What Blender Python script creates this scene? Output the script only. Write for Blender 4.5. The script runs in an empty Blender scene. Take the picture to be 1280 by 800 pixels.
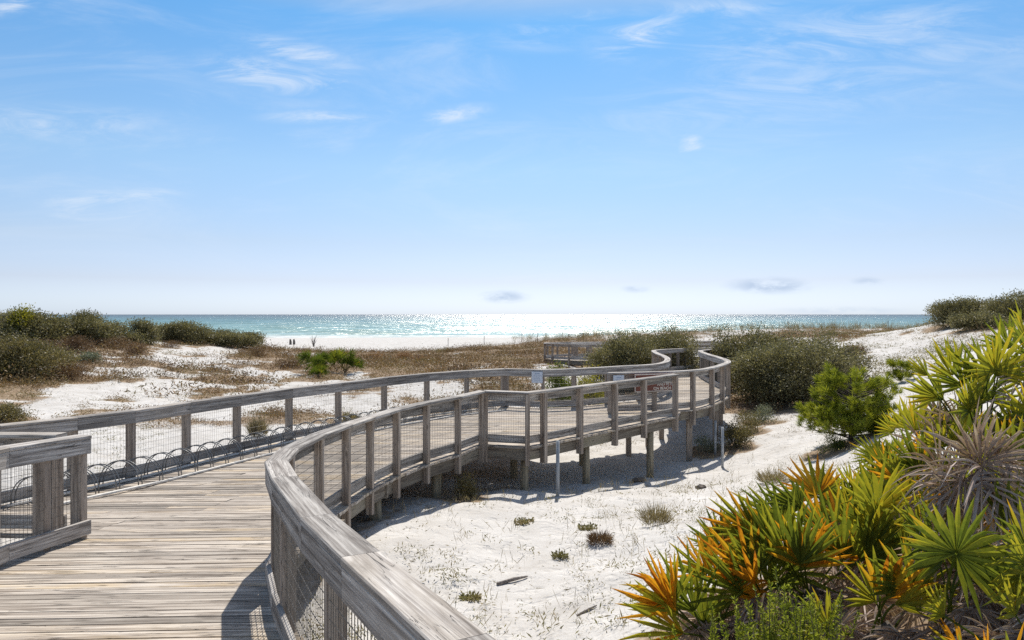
import bpy, math, random
import numpy as np
from mathutils import Vector, Matrix

random.seed(7)
RNG = np.random.default_rng(11)
R = math.radians
F = 900.0            # focal length in pixels of a 1280 wide picture
HY = 393.0           # horizon row
CZ = 5.5             # eye height above the sea
SUN_AZ, SUN_EL = R(6.0), R(54)

scn = bpy.context.scene
COL = scn.collection


def P(px, py, d):
    return Vector(((px - 640) / F * d, d, CZ - (py - HY) / F * d))


# ------------------------------------------------------------------ tagging
def tag(o, label=None, cat=None, group=None, kind=None):
    if label: o['label'] = label
    if cat: o['category'] = cat
    if group: o['group'] = group
    if kind: o['kind'] = kind
    return o


def empty(name, loc, label, cat, group=None, rz=0.0):
    o = bpy.data.objects.new(name, None)
    o.empty_display_size = 0.2
    COL.objects.link(o)
    o.location = loc
    o.rotation_euler = (0, 0, rz)
    return tag(o, label, cat, group)


class MB:
    """collects polygons with UVs in metres and links them as one mesh object"""
    def __init__(self):
        self.v, self.f, self.uv = [], [], []

    def poly(self, pts, uvs=None):
        n = len(self.v)
        self.v.extend([tuple(p) for p in pts])
        self.f.append(tuple(range(n, n + len(pts))))
        self.uv.extend(uvs if uvs else [(0.0, 0.0)] * len(pts))

    def ring_tube(self, rings, closed=True, cap=True, us=None, uo=None):
        """rings: lists of equally many points; skins them"""
        uo = uo if uo else (random.uniform(0, 50), random.uniform(0, 50))
        k = len(rings[0])
        base = len(self.v)
        for r in rings:
            self.v.extend([tuple(p) for p in r])
        per = [0.0]
        for j in range(k):
            per.append(per[-1] + (Vector(rings[0][(j + 1) % k]) - Vector(rings[0][j])).length)
        if us is None:
            us = [0.0]
            for i in range(1, len(rings)):
                us.append(us[-1] + (Vector(rings[i][0]) - Vector(rings[i - 1][0])).length)
        for i in range(len(rings) - 1):
            for j in range(k if closed else k - 1):
                j2 = (j + 1) % k
                self.f.append((base + i * k + j, base + i * k + j2, base + (i + 1) * k + j2, base + (i + 1) * k + j))
                a, b = per[j] + uo[1], per[j + 1] + uo[1]
                u0, u1 = us[i] + uo[0], us[i + 1] + uo[0]
                self.uv.extend([(u0, a), (u0, b), (u1, b), (u1, a)])
        if cap and closed:
            for i, flip in ((0, True), (len(rings) - 1, False)):
                idx = [base + i * k + j for j in range(k)]
                if flip: idx = idx[::-1]
                self.f.append(tuple(idx))
                for j in idx:
                    p = self.v[j]
                    self.uv.append((p[0] * 0.2 + uo[0], p[2] * 2 + uo[1]))

    def beam(self, p0, p1, w, h, side=None, up=Vector((0, 0, 1)), ch=0.004):
        """a straight timber from p0 to p1; w across, h along up"""
        p0, p1 = Vector(p0), Vector(p1)
        d = (p1 - p0).normalized()
        s = d.cross(up)
        if s.length < 1e-4: s = Vector((1, 0, 0)) if side is None else Vector(side)
        if side is not None and abs(d.dot(up)) > 0.99: s = Vector(side)
        s.normalize()
        u = s.cross(d).normalized()
        a, b, c = w / 2, h / 2, min(ch, w * .2, h * .2)
        prof = [(-a + c, -b), (a - c, -b), (a, -b + c), (a, b - c), (a - c, b), (-a + c, b), (-a, b - c), (-a, -b + c)]
        r0 = [p0 + s * x + u * y for x, y in prof]
        r1 = [p1 + s * x + u * y for x, y in prof]
        self.ring_tube([r0, r1])

    def tube(self, pts, r, n=8, cap=True):
        pts = [Vector(p) for p in pts]
        rr = r if isinstance(r, (list, tuple)) else [r] * len(pts)
        rings = []
        ref = Vector((0.13, 0.21, 0.97)).normalized()
        for i, p in enumerate(pts):
            d = (pts[min(i + 1, len(pts) - 1)] - pts[max(i - 1, 0)]).normalized()
            s = d.cross(ref)
            if s.length < 0.05: s = d.cross(Vector((1, 0, 0)))
            s.normalize()
            u = s.cross(d)
            rings.append([p + (s * math.cos(t) + u * math.sin(t)) * rr[i] for t in [2 * math.pi * j / n for j in range(n)]])
        self.ring_tube(rings, cap=cap)

    def build(self, name, mat, parent=None, smooth=False, loc=None):
        me = bpy.data.meshes.new(name)
        v = np.array(self.v, dtype=float)
        if loc is not None: v = v - np.array(loc)
        me.from_pydata(v.tolist(), [], self.f)
        l = me.uv_layers.new(name='UVMap')
        l.data.foreach_set('uv', np.array(self.uv, dtype=np.float32).ravel())
        if smooth: me.polygons.foreach_set('use_smooth', [True] * len(me.polygons))
        me.materials.append(mat)
        me.update()
        o = bpy.data.objects.new(name, me)
        COL.objects.link(o)
        if parent is not None: o.parent = parent
        elif loc is not None: o.location = loc
        return o


def quads_obj(name, V, mat, parent=None, tone=None, loc=None, smooth=False, nside=4):
    """V: (n,4,3) array of loose quads"""
    n = len(V)
    me = bpy.data.meshes.new(name)
    v = V.reshape(-1, 3)
    if loc is not None: v = v - np.array(loc)
    me.vertices.add(n * nside)
    me.vertices.foreach_set('co', v.astype(np.float32).ravel())
    me.loops.add(n * nside)
    me.loops.foreach_set('vertex_index', np.arange(n * nside, dtype=np.int32))
    me.polygons.add(n)
    me.polygons.foreach_set('loop_start', np.arange(0, n * nside, nside, dtype=np.int32))
    me.polygons.foreach_set('loop_total', np.full(n, nside, dtype=np.int32))
    if tone is not None:
        a = me.attributes.new('tone', 'FLOAT', 'POINT')
        a.data.foreach_set('value', np.repeat(tone, nside).astype(np.float32))
    me.materials.append(mat)
    me.update(calc_edges=True)
    o = bpy.data.objects.new(name, me)
    COL.objects.link(o)
    if parent is not None: o.parent = parent
    elif loc is not None: o.location = loc
    return o


# ---------------------------------------------------------------- materials
class NT:
    def __init__(self, name, world=None):
        if world is None:
            m = bpy.data.materials.new(name); m.use_nodes = True
            self.m, self.t = m, m.node_tree
        else:
            self.m, self.t = world, world.node_tree
        self.t.nodes.clear()

    def n(self, typ, ins=None, **kw):
        nd = self.t.nodes.new(typ)
        for k, v in kw.items(): setattr(nd, k, v)
        for k, v in (ins or {}).items():
            if hasattr(v, 'is_output'): self.t.links.new(v, nd.inputs[k])
            else: nd.inputs[k].default_value = v
        return nd

    def math(self, op, a, b=0.0, c=None, clamp=False):
        nd = self.t.nodes.new('ShaderNodeMath'); nd.operation = op; nd.use_clamp = clamp
        for i, v in enumerate((a, b) if c is None else (a, b, c)):
            if hasattr(v, 'is_output'): self.t.links.new(v, nd.inputs[i])
            else: nd.inputs[i].default_value = v
        return nd.outputs[0]

    def mix(self, fac, a, b, blend='MIX'):
        nd = self.t.nodes.new('ShaderNodeMix'); nd.data_type = 'RGBA'; nd.blend_type = blend
        for i, v in ((0, fac), (6, a), (7, b)):
            if hasattr(v, 'is_output'): self.t.links.new(v, nd.inputs[i])
            else: nd.inputs[i].default_value = v if not isinstance(v, tuple) or len(v) == 4 else v + (1.0,)
        return nd.outputs[2]

    def ramp(self, fac, stops, interp='LINEAR'):
        nd = self.t.nodes.new('ShaderNodeValToRGB'); nd.color_ramp.interpolation = interp
        e = nd.color_ramp.elements
        while len(e) < len(stops): e.new(0.5)
        for el, (p, c) in zip(e, stops):
            el.position = p
            el.color = (c, c, c, 1) if isinstance(c, (int, float)) else (tuple(c) + (1,))
        self.t.links.new(fac, nd.inputs[0])
        return nd.outputs[0]

    def maprange(self, v, a, b, c=0.0, d=1.0, typ='SMOOTHSTEP'):
        nd = self.n('ShaderNodeMapRange', {0: v, 1: a, 2: b, 3: c, 4: d}, interpolation_type=typ)
        return nd.outputs[0]

    def noise(self, vec, scale, detail=4, rough=0.55, dist=0.0):
        nd = self.n('ShaderNodeTexNoise', {'Scale': scale, 'Detail': detail, 'Roughness': rough, 'Distortion': dist})
        if vec is not None: self.t.links.new(vec, nd.inputs['Vector'])
        return nd.outputs[0]

    def scale(self, vec, s):
        nd = self.n('ShaderNodeMapping', {'Scale': s}); self.t.links.new(vec, nd.inputs[0]); return nd.outputs[0]

    def out(self, shader):
        o = self.t.nodes.new('ShaderNodeOutputMaterial'); self.t.links.new(shader, o.inputs[0])
        return self.m


def wood_mat(name, dark, mid, pale, tan, crack=1.0, rough=0.75, bump=0.5):
    """weathered timber, grain along U"""
    k = NT(name)
    uv = k.n('ShaderNodeTexCoord').outputs['UV']
    isl = k.n('ShaderNodeNewGeometry').outputs['Random Per Island']
    fine = k.noise(k.scale(uv, (2.2, 75, 1)), 1.0, 5, 0.65)
    grain = k.noise(k.scale(uv, (0.7, 22, 1)), 1.0, 5, 0.6, 0.6)
    blot = k.noise(k.scale(uv, (1.6, 7, 1)), 1.0, 4, 0.6)
    c = k.ramp(k.math('ADD', k.math('MULTIPLY', grain, .6), k.math('MULTIPLY', fine, .4)),
               [(.34, dark), (.455, mid), (.60, pale)])
    tint = k.math('GREATER_THAN', isl, 0.8)
    c = k.mix(k.math('MULTIPLY', k.maprange(isl, 0.62, 1.0, 0, .75), k.maprange(blot, .35, .7)), c, tan)
    val = k.maprange(isl, 0, 0.6, 0.66, 1.16, 'LINEAR')
    hs = k.n('ShaderNodeHueSaturation', {'Value': val, 'Color': c})
    c = hs.outputs[0]
    # weather stains
    c = k.mix(k.maprange(blot, .52, .74, 0, .5), c, tuple(x * .8 for x in dark))
    # checks and cracks along the grain
    cr = k.noise(k.scale(uv, (1.1, 30, 1)), 1.0, 3, 0.5, 1.2)
    crk = k.maprange(k.math('ABSOLUTE', k.math('SUBTRACT', cr, .5)), 0.0, 0.012, crack, 0.0)
    gate = k.maprange(k.noise(k.scale(uv, (2.0, 9, 1)), 1.0, 2), .5, .6)
    crk = k.math('MULTIPLY', crk, gate)
    c = k.mix(k.math('MULTIPLY', crk, .8), c, (.02, .018, .016))
    # nails and knots
    vo = k.n('ShaderNodeTexVoronoi', {'Scale': 1.0, 'Vector': k.scale(uv, (2.1, 5.5, 1))})
    knot = k.maprange(vo.outputs['Distance'], .05, .13, 1, 0)
    c = k.mix(k.math('MULTIPLY', knot, .6), c, tuple(x * .6 for x in dark))
    hgt = k.math('SUBTRACT', k.math('ADD', k.math('MULTIPLY', fine, .5), k.math('MULTIPLY', grain, .8)), k.math('MULTIPLY', crk, 1.2))
    b = k.n('ShaderNodeBump', {'Strength': bump, 'Distance': .006, 'Height': hgt})
    s = k.n('ShaderNodeBsdfPrincipled', {'Base Color': c, 'Roughness': rough, 'Normal': b.outputs[0]})
    s.inputs['Specular IOR Level'].default_value = .25
    return k.out(s.outputs[0])


M = {}
M['rail'] = wood_mat('weathered_rail_timber', (.085, .07, .058), (.26, .232, .21), (.58, .545, .505), (.36, .315, .265), 1.0, .75, .8)
M['post'] = wood_mat('weathered_post_timber', (.085, .06, .046), (.235, .19, .155), (.43, .365, .305), (.36, .265, .185))
M['deck'] = wood_mat('weathered_deck_planks', (.085, .062, .045), (.30, .255, .215), (.61, .55, .48), (.56, .425, .25), 1.0, .8, 1.2)
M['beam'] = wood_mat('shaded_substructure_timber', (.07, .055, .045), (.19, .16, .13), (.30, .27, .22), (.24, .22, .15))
M['pile'] = wood_mat('round_pile_timber', (.10, .08, .05), (.26, .21, .14), (.40, .34, .24), (.32, .28, .16))


def plain(name, col, rough=.6, metal=0.0, var=0.12, scale=12, spec=.5):
    k = NT(name)
    pos = k.n('ShaderNodeNewGeometry').outputs['Position']
    nz = k.noise(pos, scale, 4)
    c = k.mix(k.maprange(nz, .35, .7), tuple(x * (1 - var) for x in col), tuple(min(1, x * (1 + var)) for x in col))
    s = k.n('ShaderNodeBsdfPrincipled', {'Base Color': c, 'Roughness': rough, 'Metallic': metal})
    s.inputs['Specular IOR Level'].default_value = spec
    return k.out(s.outputs[0])


M['wire'] = plain('galvanised_wire', (.16, .15, .14), .55, .6, .3, 30)
M['steel'] = plain('painted_rack_steel', (.20, .205, .21), .4, .5, .3, 25)
M['galv'] = plain('galvanised_bar', (.74, .71, .66), .7, 0, .12, 20, .2)
M['pipe'] = plain('grey_pvc_pipe', (.36, .38, .40), .45, 0, .15, 9)
M['brown_sign'] = plain('brown_sign_paint', (.19, .045, .024), .5, 0, .12, 14)
M['cream'] = plain('cream_sign_paint', (.72, .66, .58), .5, 0, .05)
M['white_sign'] = plain('white_sign_panel', (.68, .73, .80), .45, 0, .04)
M['ink'] = plain('faded_blue_print', (.30, .38, .50), .6)
M['rock'] = plain('dark_driftwood', (.17, .14, .115), .85, 0, .4, 30)
M['stick'] = plain('grey_driftwood', (.22, .19, .17), .85, 0, .4, 30)
M['bark'] = plain('shrub_bark', (.12, .095, .075), .9, 0, .4, 25)


def leaf_mat(name, stops, trans=.35, rough=.5, noise_scale=.8, attr=False, spec=.35, wn=.45):
    """stops: colour ramp over a per leaf random value mixed with a clump noise"""
    k = NT(name)
    g = k.n('ShaderNodeNewGeometry')
    if attr:
        f = k.n('ShaderNodeAttribute', attribute_name='tone').outputs['Fac']
        nz = k.noise(g.outputs['Position'], 40, 3)
        f = k.math('ADD', f, k.math('MULTIPLY', k.math('SUBTRACT', nz, .5), .34), clamp=True)
    else:
        nz = k.noise(g.outputs['Position'], noise_scale, 2)
        f = k.math('ADD', k.math('MULTIPLY', g.outputs['Random Per Island'], 1 - wn),
                   k.math('MULTIPLY', k.maprange(nz, .3, .7), wn))
    c = k.ramp(f, stops)
    s = k.n('ShaderNodeBsdfPrincipled', {'Base Color': c, 'Roughness': rough})
    s.inputs['Specular IOR Level'].default_value = spec
    t = k.n('ShaderNodeBsdfTranslucent', {'Color': k.mix(1.0, c, (1.0, 1.0, .62), 'MULTIPLY')})
    mx = k.n('ShaderNodeMixShader', {0: trans, 1: s.outputs[0], 2: t.outputs[0]})
    return k.out(mx.outputs[0])


M['oak'] = leaf_mat('scrub_oak_leaves', [(0, (.07, .064, .03)), (.4, (.17, .155, .078)), (.75, (.27, .245, .14)), (1, (.38, .34, .22))], .38, noise_scale=1.7, wn=.58)
M['olive'] = leaf_mat('olive_shrub_leaves', [(0, (.075, .062, .026)), (.4, (.17, .145, .062)), (.75, (.26, .22, .11)), (1, (.32, .24, .15))], .35)
M['russet'] = leaf_mat('russet_twigs', [(0, (.07, .042, .026)), (.4, (.17, .10, .058)), (.75, (.25, .165, .095)), (1, (.36, .25, .16))], .25)
M['orange_brown'] = leaf_mat('orange_brown_twigs', [(0, (.16, .085, .045)), (.5, (.34, .19, .10)), (1, (.46, .31, .19))], .3)
M['bright'] = leaf_mat('bright_green_leaves', [(0, (.05, .075, .012)), (.5, (.14, .18, .02)), (1, (.32, .33, .035))], .45)
M['yellow_leaf'] = leaf_mat('yellow_green_leaves', [(0, (.14, .15, .02)), (.5, (.30, .28, .03)), (1, (.45, .38, .05))], .45)
M['grey_leaf'] = leaf_mat('silver_grey_leaves', [(0, (.13, .15, .10)), (.5, (.24, .26, .18)), (1, (.36, .37, .28))], .2)
M['pine'] = leaf_mat('pine_needles', [(0, (.09, .115, .016)), (.5, (.27, .31, .03)), (1, (.52, .50, .06))], .45, noise_scale=3)
M['scrub'] = leaf_mat('dune_scrub_twigs', [(0, (.07, .045, .026)), (.3, (.21, .12, .06)), (.55, (.28, .18, .085)), (.8, (.23, .20, .085)), (1, (.42, .30, .18))], .25, noise_scale=.32, wn=.62)
M['heath'] = leaf_mat('heath_twigs', [(0, (.05, .038, .022)), (.25, (.15, .085, .045)), (.5, (.20, .15, .065)), (.75, (.34, .205, .11)), (1, (.40, .31, .18))], .25, noise_scale=.45, wn=.7)
M['straw'] = leaf_mat('dry_straw', [(0, (.13, .10, .06)), (.5, (.26, .21, .12)), (1, (.40, .33, .21))], .3, noise_scale=2)
M['seedling'] = leaf_mat('small_dune_herbs', [(0, (.13, .11, .055)), (.4, (.27, .25, .11)), (.8, (.33, .26, .16)), (1, (.45, .38, .28))], .25, noise_scale=2)
M['sprig'] = leaf_mat('fine_needle_sprigs', [(0, (.10, .13, .016)), (.5, (.26, .31, .034)), (.85, (.42, .42, .07)), (1, (.55, .53, .28))], .55, noise_scale=6)
M['frond'] = leaf_mat('palmetto_fronds', [(0, (.06, .095, .018)), (.25, (.19, .22, .032)), (.5, (.40, .36, .035)), (.72, (.70, .33, .025)), (.88, (.44, .15, .018)), (1, (.15, .075, .035))], .55, .5, attr=True, spec=.22)
M['dead_frond'] = leaf_mat('dead_palmetto_fronds', [(0, (.17, .105, .075)), (.4, (.40, .29, .23)), (.8, (.60, .49, .43)), (1, (.72, .63, .57))], .18, .6, attr=True)

# ------------------------------------------------------------------ terrain
ctrl = []
def gp(px, py, d): p = P(px, py, d); ctrl.append((p.x, p.y, p.z - CZ))
def gx(x, y, z): ctrl.append((x, y, z))
for a in [(0, -8, -2.8), (-9, -8, -2.9), (9, -8, -1.7), (-22, -6, -2.6), (22, -6, -1.0), (-2, 2, -2.8), (-6, 4, -3.0), (-3, 8, -3.15),
          (-12, 5, -3.0), (-22, 8, -2.5), (-4.5, 12, -3.4), (-1.5, 15, -3.65), (.2, 4, -2.85), (1.0, 2.6, -2.45), (-.5, 6, -3.0),
          (-8, 11, -3.1), (2.5, 1.0, -1.9), (14, 4, -.9), (-1, 17.5, -3.75), (4.5, 25, -3.75), (8, 38, -3.6), (5, 48, -3.9), (12, 50, -3.4)]:
    gx(*a)
for a in [(697, 617, 13.9), (570, 628, 12.2), (500, 668, 9.6), (600, 790, 7.0), (750, 790, 6.3), (640, 700, 9.5), (760, 700, 9), (900, 625, 13),
          (750, 640, 12), (751, 609, 15.2), (829, 599, 17.2), (903, 584, 18.5), (1000, 592, 16), (1065, 548, 17.3), (950, 540, 22), (1000, 520, 25), (866, 571, 20.3),
          (830, 745, 6.4), (900, 720, 6.6), (960, 640, 9.5), (1060, 585, 13), (1120, 560, 14), (1200, 780, 4.4), (1280, 700, 5.2), (960, 800, 4.8), (1280, 560, 8.5), (1170, 575, 9.5),
          (1060, 640, 8), (1150, 650, 6.2), (1100, 720, 5.3), (1280, 470, 14), (1180, 520, 14),
          # right dune
          (1070, 442, 42), (1100, 430, 46), (1130, 420, 48), (1170, 402, 50), (1210, 405, 45), (1280, 396, 44), (1200, 440, 36), (1120, 465, 30), (1290, 420, 30), (1500, 385, 50),
          # left
          (200, 570, 15), (330, 545, 18), (450, 525, 22), (300, 505, 29), (150, 480, 30), (60, 520, 21), (-60, 520, 20), (230, 455, 40), (140, 440, 42), (60, 455, 34), (-100, 430, 36),
          (100, 424, 52), (200, 424, 56), (270, 428, 60), (0, 415, 46), (320, 445, 52), (180, 425, 75), (0, 420, 80), (-300, 415, 60),
          # middle flats
          (420, 475, 40), (540, 475, 38), (600, 455, 50), (500, 455, 55), (420, 455, 60), (640, 447, 58), (700, 452, 47), (500, 441, 85), (420, 440, 85), (640, 437, 82),
          (760, 432, 75), (900, 424, 75), (1000, 419, 85), (1080, 421, 75), (1150, 414, 95), (700, 425, 100), (800, 417, 105), (900, 413, 110), (1000, 411.5, 115), (1130, 411.5, 118),
          (580, 432, 105), (450, 434, 105), (330, 436, 105), (200, 436, 105), (60, 436, 105)]:
    gp(*a)
for x in (-260, -160, -80, -20, 40, 100, 180, 280):
    gx(x, 138, -5.1); gx(x, 170, -5.42); gx(x, 182, -5.6); gx(x, 240, -7.5); gx(x, 300, -9)
CT = np.array(ctrl)


def warp(x, y):
    yy = np.maximum(y, -10.5)
    return np.stack([x / (yy + 12) * 12, np.log((yy + 12) / 12) * 12], -1)


_W = warp(CT[:, 0], CT[:, 1])
_n = len(_W)
_A = np.zeros((_n + 3, _n + 3))
_D = np.linalg.norm(_W[:, None] - _W[None], axis=2)
_A[:_n, :_n] = _D - np.eye(_n) * 0.25
_A[:_n, _n] = 1; _A[:_n, _n + 1:] = _W; _A[_n, :_n] = 1; _A[_n + 1:, :_n] = _W.T
_S = np.linalg.solve(_A, np.concatenate([CT[:, 2], [0, 0, 0]]))


def vnoise(x, y, seed=0):
    xi, yi = np.floor(x).astype(np.int64), np.floor(y).astype(np.int64)
    xf, yf = x - xi, y - yi
    def h(a, b):
        q = (a * 374761393 + b * 668265263 + seed * 1442695041) & 0xffffffff
        q = ((q ^ (q >> 13)) * 1274126177) & 0xffffffff
        return ((q ^ (q >> 16)) & 0xffff) / 65535.0
    sx, sy = xf * xf * (3 - 2 * xf), yf * yf * (3 - 2 * yf)
    return (h(xi, yi) * (1 - sx) + h(xi + 1, yi) * sx) * (1 - sy) + (h(xi, yi + 1) * (1 - sx) + h(xi + 1, yi + 1) * sx) * sy


def fbm(x, y, seed=0, oct=4):
    s, a, t = 0, .5, 0
    for i in range(oct):
        s = s + a * vnoise(x, y, seed + i); t += a
        x, y, a = x * 2.03 + 7.1, y * 2.03 + 3.7, a * .5
    return s / t


def gz(x, y):
    x, y = np.atleast_1d(np.asarray(x, float)), np.atleast_1d(np.asarray(y, float))
    w = warp(x, y)
    z = np.empty(len(x))
    for i in range(0, len(x), 20000):
        d = np.linalg.norm(w[i:i + 20000, None] - _W[None], axis=2)
        z[i:i + 20000] = d @ _S[:_n] + _S[_n] + w[i:i + 20000] @ _S[_n + 1:]
    beach = np.clip((y - 115) / 25, 0, 1)
    far = np.clip((y - 25) / 40, 0, 1) * (1 - beach)
    z += (fbm(x * .9, y * .9, 3) - .5) * .24 * (1 - .7 * beach)
    z += (fbm(x * .22, y * .22, 9) - .5) * .7 * far
    z += (fbm(x * 4.2, y * 4.2, 21, 3) - .5) * .085 * np.clip((70 - y) / 30, .2, 1)
    return z + CZ


def g1(x, y): return float(gz([x], [y])[0])


US = np.arange(-25, 25.01, .1)
SS = np.arange(-13, 38.0, .1)
UU, SG = np.meshgrid(US, SS)
GY = np.exp(SG / 12) * 12 - 12
GX = UU * (GY + 12) / 12
GZ = gz(GX.ravel(), GY.ravel()).reshape(GX.shape)


# vegetation litter density over the ground: 0 bare sand .. 1 covered
def litter(x, y):
    n1 = fbm(x * .16, y * .11, 5, 4)
    n2 = fbm(x * .55, y * .45, 6, 4)
    nn = .55 * n1 + .45 * n2
    px = 640 + F * x / np.maximum(y, 1)
    n3 = fbm(x * 1.6, y * 1.2, 8, 3)
    nn = .42 * n1 + .34 * n2 + .24 * n3
    thr = np.full(x.shape, .50)
    near = np.clip((y - 15) / 12, 0, 1)
    leftw = np.clip((340 - px) / 60, 0, 1) * np.clip((75 - y) / 15, 0, 1)
    centre = np.clip((y - 36) / 8, 0, 1) * np.clip((px - 270) / 60, 0, 1) * np.clip((760 - px) / 60, 0, 1)
    front = np.clip((y - 60) / 10, 0, 1) * np.clip((px - 640) / 80, 0, 1)
    dune = np.clip((px - 1030) / 50, 0, 1) * np.clip((60 - y) / 6, 0, 1)
    thr = thr - .025 * leftw - .16 * centre - .03 * front + .05 * dune + .10 * (1 - near) * (px > 640)
    d = np.clip((nn - thr) / .06, 0, 1)
    d = d * np.where((px > 640) & (y < 26), .3, 1)
    d = d * np.where(px < 640, np.clip((y - 17) / 6, 0, 1), 1)
    lim = np.where(px < 700, 84 + np.clip((px - 560) / 140, 0, 1) * 24, 116)
    d = np.where(y > lim + (n1 - .5) * 14, 0, d)
    return np.where(y < 12, d * 0, d)


LIT = litter(GX.ravel(), GY.ravel())
nr, nc = GX.shape
me = bpy.data.meshes.new('sand_ground')
me.vertices.add(nr * nc)
me.vertices.foreach_set('co', np.stack([GX, GY, GZ], -1).astype(np.float32).ravel())
ii = np.arange(nr * nc).reshape(nr, nc)
Q = np.stack([ii[:-1, :-1], ii[:-1, 1:], ii[1:, 1:], ii[1:, :-1]], -1).reshape(-1, 4)
me.loops.add(Q.size); me.loops.foreach_set('vertex_index', Q.astype(np.int32).ravel())
me.polygons.add(len(Q)); me.polygons.foreach_set('loop_start', np.arange(0, Q.size, 4, dtype=np.int32)); me.polygons.foreach_set('loop_total', np.full(len(Q), 4, dtype=np.int32))
me.polygons.foreach_set('use_smooth', np.ones(len(Q), bool))
at = me.attributes.new('litter', 'FLOAT', 'POINT'); at.data.foreach_set('value', LIT.astype(np.float32))  # overwritten later with the deck's painted shade added to the litter
me.update(calc_edges=True)
k = NT('white_quartz_sand')
geo = k.n('ShaderNodeNewGeometry'); pos = geo.outputs['Position']
lit = k.n('ShaderNodeAttribute', attribute_name='litter').outputs['Fac']  # plant litter plus deck shade, both drawn as darker ground colour
n1 = k.noise(pos, 1.3, 6, .6)
n2 = k.noise(pos, 9, 5, .65)
n3 = k.noise(pos, 60, 3, .6)
sand = k.ramp(n1, [(.3, (.50, .475, .445)), (.55, (.60, .58, .555)), (.75, (.66, .64, .62))])
sand = k.mix(k.maprange(n3, .52, .72, 0, .45), sand, (.36, .325, .29))
vo = k.n('ShaderNodeTexVoronoi', {'Scale': 7.0, 'Vector': pos, 'Randomness': 1.0})
speck = k.math('MULTIPLY', k.maprange(vo.outputs['Distance'], .05, .13, 1, 0), k.maprange(n1, .48, .62))
vo2 = k.n('ShaderNodeTexVoronoi', {'Scale': 17.0, 'Vector': pos, 'Randomness': 1.0})
speck2 = k.math('MULTIPLY', k.maprange(vo2.outputs['Distance'], .06, .16, 1, 0), k.maprange(n2, .46, .6))
vo3 = k.n('ShaderNodeTexVoronoi', {'Scale': 3.0, 'Vector': k.n('ShaderNodeVectorMath', {0: pos, 1: k.n('ShaderNodeTexNoise', {'Vector': pos, 'Scale': 14.0, 'Detail': 3}).outputs['Color']}, operation='ADD').outputs[0]})
patch = k.math('MULTIPLY', k.maprange(vo3.outputs['Distance'], .10, .30, 1, 0), k.maprange(k.noise(pos, .5, 4), .47, .6))
sand = k.mix(k.math('MULTIPLY', patch, .35), sand, (.36, .30, .23))
sand = k.mix(k.math('MULTIPLY', k.math('MAXIMUM', speck, speck2), .7), sand, (.17, .13, .095))
litter_shade_col = k.ramp(n2, [(.3, (.13, .08, .043)), (.5, (.25, .165, .09)), (.7, (.40, .31, .21))])
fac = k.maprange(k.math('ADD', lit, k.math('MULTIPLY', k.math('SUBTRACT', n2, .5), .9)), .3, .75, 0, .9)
c = k.mix(k.math('MULTIPLY', fac, k.maprange(lit, 0.02, .1)), sand, litter_shade_col)
hgt = k.math('ADD', k.math('MULTIPLY', n2, .6), k.math('MULTIPLY', n3, .15))
hgt = k.math('ADD', hgt, k.math('MULTIPLY', k.maprange(k.noise(pos, 4.5, 2), .5, .72), -.8))
b = k.n('ShaderNodeBump', {'Strength': .6, 'Distance': .05, 'Height': hgt})
s = k.n('ShaderNodeBsdfPrincipled', {'Base Color': c, 'Roughness': .9, 'Normal': b.outputs[0]})
s.inputs['Specular IOR Level'].default_value = .15
me.materials.append(k.out(s.outputs[0]))
ground = bpy.data.objects.new('sand_ground', me); COL.objects.link(ground); tag(ground, 'white quartz sand dunes with patches of plant litter and painted shade under the deck', kind='structure')

# ---------------------------------------------------------------------- sea
mb = MB()
ys = [150, 165, 180, 200, 230, 280, 360, 500, 800, 1500, 4000, 12000, 40000]
xs = [-40000, -8000, -2000, -600, -250, 0, 250, 600, 2000, 8000, 40000]
for a, b_ in zip(ys[:-1], ys[1:]):
    for x0, x1 in zip(xs[:-1], xs[1:]):
        mb.poly([(x0, a, 0), (x1, a, 0), (x1, b_, 0), (x0, b_, 0)])
k = NT('gulf_water')
geo = k.n('ShaderNodeNewGeometry'); pos = geo.outputs['Position']
sx = k.n('ShaderNodeSeparateXYZ', {0: pos})
yd = k.math('ADD', sx.outputs[1], k.math('MULTIPLY', k.math('SUBTRACT', k.noise(pos, .02, 3), .5), 60))
lg = k.math('LOGARITHM', yd, 10.0)
bands = k.noise(k.scale(pos, (.006, .05, 1)), 1.0, 4, .6)
col = k.ramp(k.math('ADD', k.maprange(lg, 2.2, 3.7, 0, 1, 'LINEAR'), k.math('MULTIPLY', k.math('SUBTRACT', bands, .5), .25)),
             [(0, (.40, .52, .47)), (.14, (.26, .43, .40)), (.4, (.17, .31, .33)), (.7, (.17, .25, .29)), (1, (.19, .24, .28))])
def wave(sc, amp):
    nd = k.n('ShaderNodeTexNoise', {'Scale': 1.0, 'Detail': 3, 'Roughness': .6, 'Vector': k.scale(pos, sc)})
    v = k.n('ShaderNodeVectorMath', {0: nd.outputs['Color'], 1: (.5, .5, .5)}, operation='SUBTRACT').outputs[0]
    return k.n('ShaderNodeVectorMath', {0: v, 1: amp}, operation='MULTIPLY').outputs[0]
wv = k.n('ShaderNodeVectorMath', {0: wave((.03, .10, 1), (1.2, 1.7, 0)), 1: wave((.3, .7, 1), (1.8, 2.0, 0))}, operation='ADD').outputs[0]
wv = k.n('ShaderNodeVectorMath', {0: wv, 1: k.n('ShaderNodeCombineXYZ', {0: 0.0, 1: k.maprange(lg, 2.2, 3.8, -.28, -.46, 'LINEAR'), 2: 1.0}).outputs[0]}, operation='ADD').outputs[0]
wn = k.n('ShaderNodeVectorMath', {0: wv}, operation='NORMALIZE')
foam_n = k.noise(k.scale(pos, (.05, .22, 1)), 1.0, 5, .65)
foam = k.math('MULTIPLY', k.maprange(sx.outputs[1], 181, 196, 1, 0), k.maprange(foam_n, .42, .56))
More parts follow.
